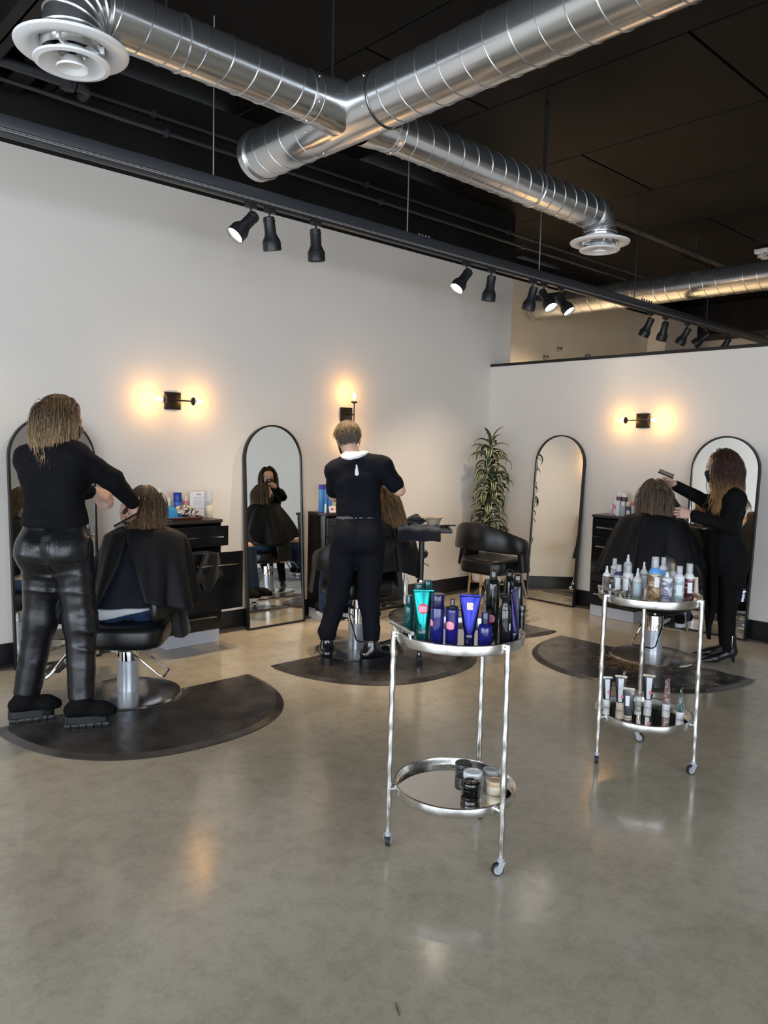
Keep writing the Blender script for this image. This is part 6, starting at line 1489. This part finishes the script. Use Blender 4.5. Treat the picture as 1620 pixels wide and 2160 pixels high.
def client(label, c, rz, zs, head, hair_fn, top, lean=.0, cape=None, facem=None, head_dir=None, face_down=.05, b_head=0., under=None):
    f = np.array([math.cos(rz), math.sin(rz), 0]); l = np.array([-f[1], f[0], 0]); base = np.array([c[0], c[1], 0]); W = base
    hc = joint(head[0], head[1], base, b_head); P = lambda a, b, z: base + f * a + l * b + UP * z
    pe = P(-.05, 0, zs + .10); nk = hc - UP * .155 - f * .015; up = nk - pe
    J = dict(nk=nk, ch=pe + up * .72, wa=pe + up * .30, pe=pe, shL=nk + l * .165 - UP * .055, shR=nk - l * .165 - UP * .055, elL=pe + up * .38 + l * .24 + f * .06, elR=pe + up * .38 - l * .24 + f * .06, wrL=P(.20, .10, zs + .17), wrR=P(.20, -.10, zs + .17),
             hpL=P(-.02, .09, zs + .075), hpR=P(-.02, -.09, zs + .075), knL=P(.36, .10, zs + .075), knR=P(.36, -.10, zs + .075), anL=P(.41, .08, .26), anR=P(.41, -.08, .26))
    t = thing('person', label, 'person', base); F, L, U = frame((f if head_dir is None else head_dir) - UP * face_down)
    hL = hand_field(J['wrL'] + nrm(J['wrL'] - J['elL']) * .02, f * .8 - l * .5, -UP, 1, (.3, .35, .4, .4), h=.004); hR = hand_field(J['wrR'] + nrm(J['wrR'] - J['elR']) * .02, f * .8 + l * .5, -UP, -1, (.3, .35, .4, .4), h=.004)
    lo, hi = bounds(J); B = SDF(lo, hi, .011); torso(B, J, -.014, .98)
    for d in 'LR': arm(B, J, d, -.006); leg(B, J, d, -.014)
    merged('body', [B, head_field(hc, F, L, U, nk), hL, hR], m_skin, t, W); face_parts(t, hc, F, L, U, W, m_brow)
    if facem: mask_part(t, hc, F, L, U, W, facem)
    lo, hi = bounds(J); lo[2] = zs; S = SDF(lo, hi, .010); torso(S, J, .002, .96)
    for d in 'LR': arm(S, J, d, .004)
    S.plane(pe - UP * .012, -UP); S.ell(nk + UP * .07, (.078, .078, .066), None, .01, sub=True); S.build('top', top, t, W)
    if under is not None:
        S2 = SDF(J['pe'] - .3, J['pe'] + .3, .008); torso(S2, J, .020, 1.02, 0, 0, f, upper=False); S2.plane(pe - UP * .052, -UP + RV * .22); S2.plane(pe - UP * .008, UP); S2.build('undershirt', under, t, W)
    lo, hi = bounds(J); hi[2] = zs + .4; Tq = SDF(lo, hi, .009); torso(Tq, J, .006, 1.0, 0, 0, f, upper=False)
    for d in 'LR': leg(Tq, J, d, .008, r=(.082, .062, .052))
    Tq.wrinkle(lambda P_: .004 * vnoise(P_ * 18)); Tq.plane(pe - UP * .015, UP); Tq.build('jeans', m_denim, t, W)
    for d in 'LR': shoe(t, W, np.array([J['an' + d][0], J['an' + d][1], .27]), f, m_blackcl, m_whitecl, .176, .255, .042, .06, .022, False, .040, 'sneaker')
    if cape: cape_part(t, W, J, f, l, **cape)
    hair_fn(t, W, hc, F, L, U, J, f, l); return t, J
def hair_wet(t, W, hc, F, L, U, J, f, l):
    obs = [(J['nk'], J['ch'], .08, .12), (J['shL'], J['shR'], .06, .06)]
    hair(t, W, hc, F, L, U, hair_material('wet_brown_hair', (.075, .042, .018), (.20, .115, .050), .6, .30, .5), 3600, lambda q: .195, 33, .0025, (.005, 62), obs, vol=.008, back=.2, ragged=.3, low=-.4, front=.3)
rzl = math.radians(64)
client('client with wet wavy hair under a black cape, back to the camera', CHL, rzl, .455, (306, 1068), hair_wet, mat('navy_shirt', (.0055, .0075, .017), .8), cape=dict(hem_a=.300, hem_b=.335, drop=.40, front=.36, folds=.075, slit=(.42, .42, .40), seed=2), facem=m_wmask, under=m_whitecl)
def hair_straight(t, W, hc, F, L, U, J, f, l):
    obs = [(J['nk'], J['ch'], .08, .12), (J['shL'], J['shR'], .064, .064)]
    hair(t, W, hc, F, L, U, hair_material('ash_brown_hair', (.115, .075, .050), (.27, .175, .095), .7, .32), 2800, lambda q: .28, 41, .0020, (.003, 20), obs, vol=.015, back=.15, ragged=.32, low=-.4, front=.3)
    R = np.random.RandomState(5); a = hc + RV * .080 + UP * .055 - DV * .02; b = joint(1448, 1084, CHR, -.02)
    V = MB()
    for k in range(30):                                      # the section of hair being combed
        p = a + RV * R.uniform(-.01, .02) + UP * R.uniform(-.10, .03) + DV * R.uniform(-.03, .03); q = b + RV * R.uniform(-.03, .015) + UP * R.uniform(-.05, .02)
        V.tube([p + (q - p) * s - UP * (.012 * math.sin(math.pi * s)) for s in (0, .25, .5, .75, 1)], [.0032, .0030, .0028, .0022, .0010], 4)
    V.build('held_section', MATS['ash_brown_hair'], t, world=W)
client('client with straight brown hair under a black cape on the right', CHR, math.radians(10), .50, (1380, 1047), hair_straight, mat('dark_shirt', (.015, .015, .018), .8), head_dir=nrm(DV + RV * .12), cape=dict(hem_a=.375, hem_b=.38, drop=.42, front=.40, folds=.085, seed=7), facem=m_bmask)
def hair_pulled(t, W, hc, F, L, U, J, f, l):
    obs = [(J['nk'], J['ch'], .08, .12)]
    hair(t, W, hc, F, L, U, hair_material('copper_brown_hair', (.13, .070, .028), (.36, .20, .085), .5, .32), 1800, lambda q: .42, 51, .0022, (.003, 18), obs, pull=tuple(RV * .30 - DV * .05), vol=.020, back=.35, ragged=.3, low=-.4)
client('client with long copper hair mostly hidden behind the short haired stylist', CHM, math.radians(72), .56, (806, 1062), hair_pulled, mat('dark_shirt', (.015, .015, .018), .8), cape=dict(hem_a=.28, hem_b=.30, drop=.36, front=.36, folds=.04, seed=12), facem=m_bmask, b_head=.05)

# ------------------------------------------------------------------ hair clippings on the right mat
R = np.random.RandomState(77)
def clippings(name, label, c, sx, sy, n, m):
    mb = MB()
    for k in range(n):
        p = np.array([c[0] + R.randn() * sx, c[1] + R.randn() * sy, .0185]); a = R.rand() * 6.28; L_ = R.uniform(.015, .05); u_ = np.array([math.cos(a), math.sin(a), 0]); v_ = np.array([-u_[1], u_[0], 0]); b = R.uniform(-.01, .01)
        mb.tube([p - u_ * L_ / 2, p + v_ * b + UP * .002, p + u_ * L_ / 2], .0007, 3)
    o = mb.build(name, m, None); co = np.array([c[0], c[1], .017]); o.data.transform(Matrix.Translation(tuple(-co))); o.location = co
    return tag(o, label, 'hair', kind='stuff')
q = spot_at(1320, 1396, z=.018); clippings('hair_clippings', 'golden brown hair clippings scattered on the right mat', q, .11, .14, 420, mat('cut_hair_gold', (.24, .125, .04), .6))
q = spot_at(1420, 1430, z=.018); clippings('hair_clippings', 'thin pale hair clippings near the edge of the right mat', q, .16, .20, 70, mat('cut_hair_pale', (.30, .24, .16), .6))

q = spot_at(838, 2130, z=.001); o = MB().tube([(-.012, -.02, .002), (0, 0, .003), (.014, .022, .002)], [.0008, .0016, .0008], 5).build('hair_lock', mat('dark_lock', (.02, .015, .01), .6)); o.location = (q[0], q[1], 0)
tag(o, 'tiny dark lock of hair on the bare floor nearest the camera', 'hair')
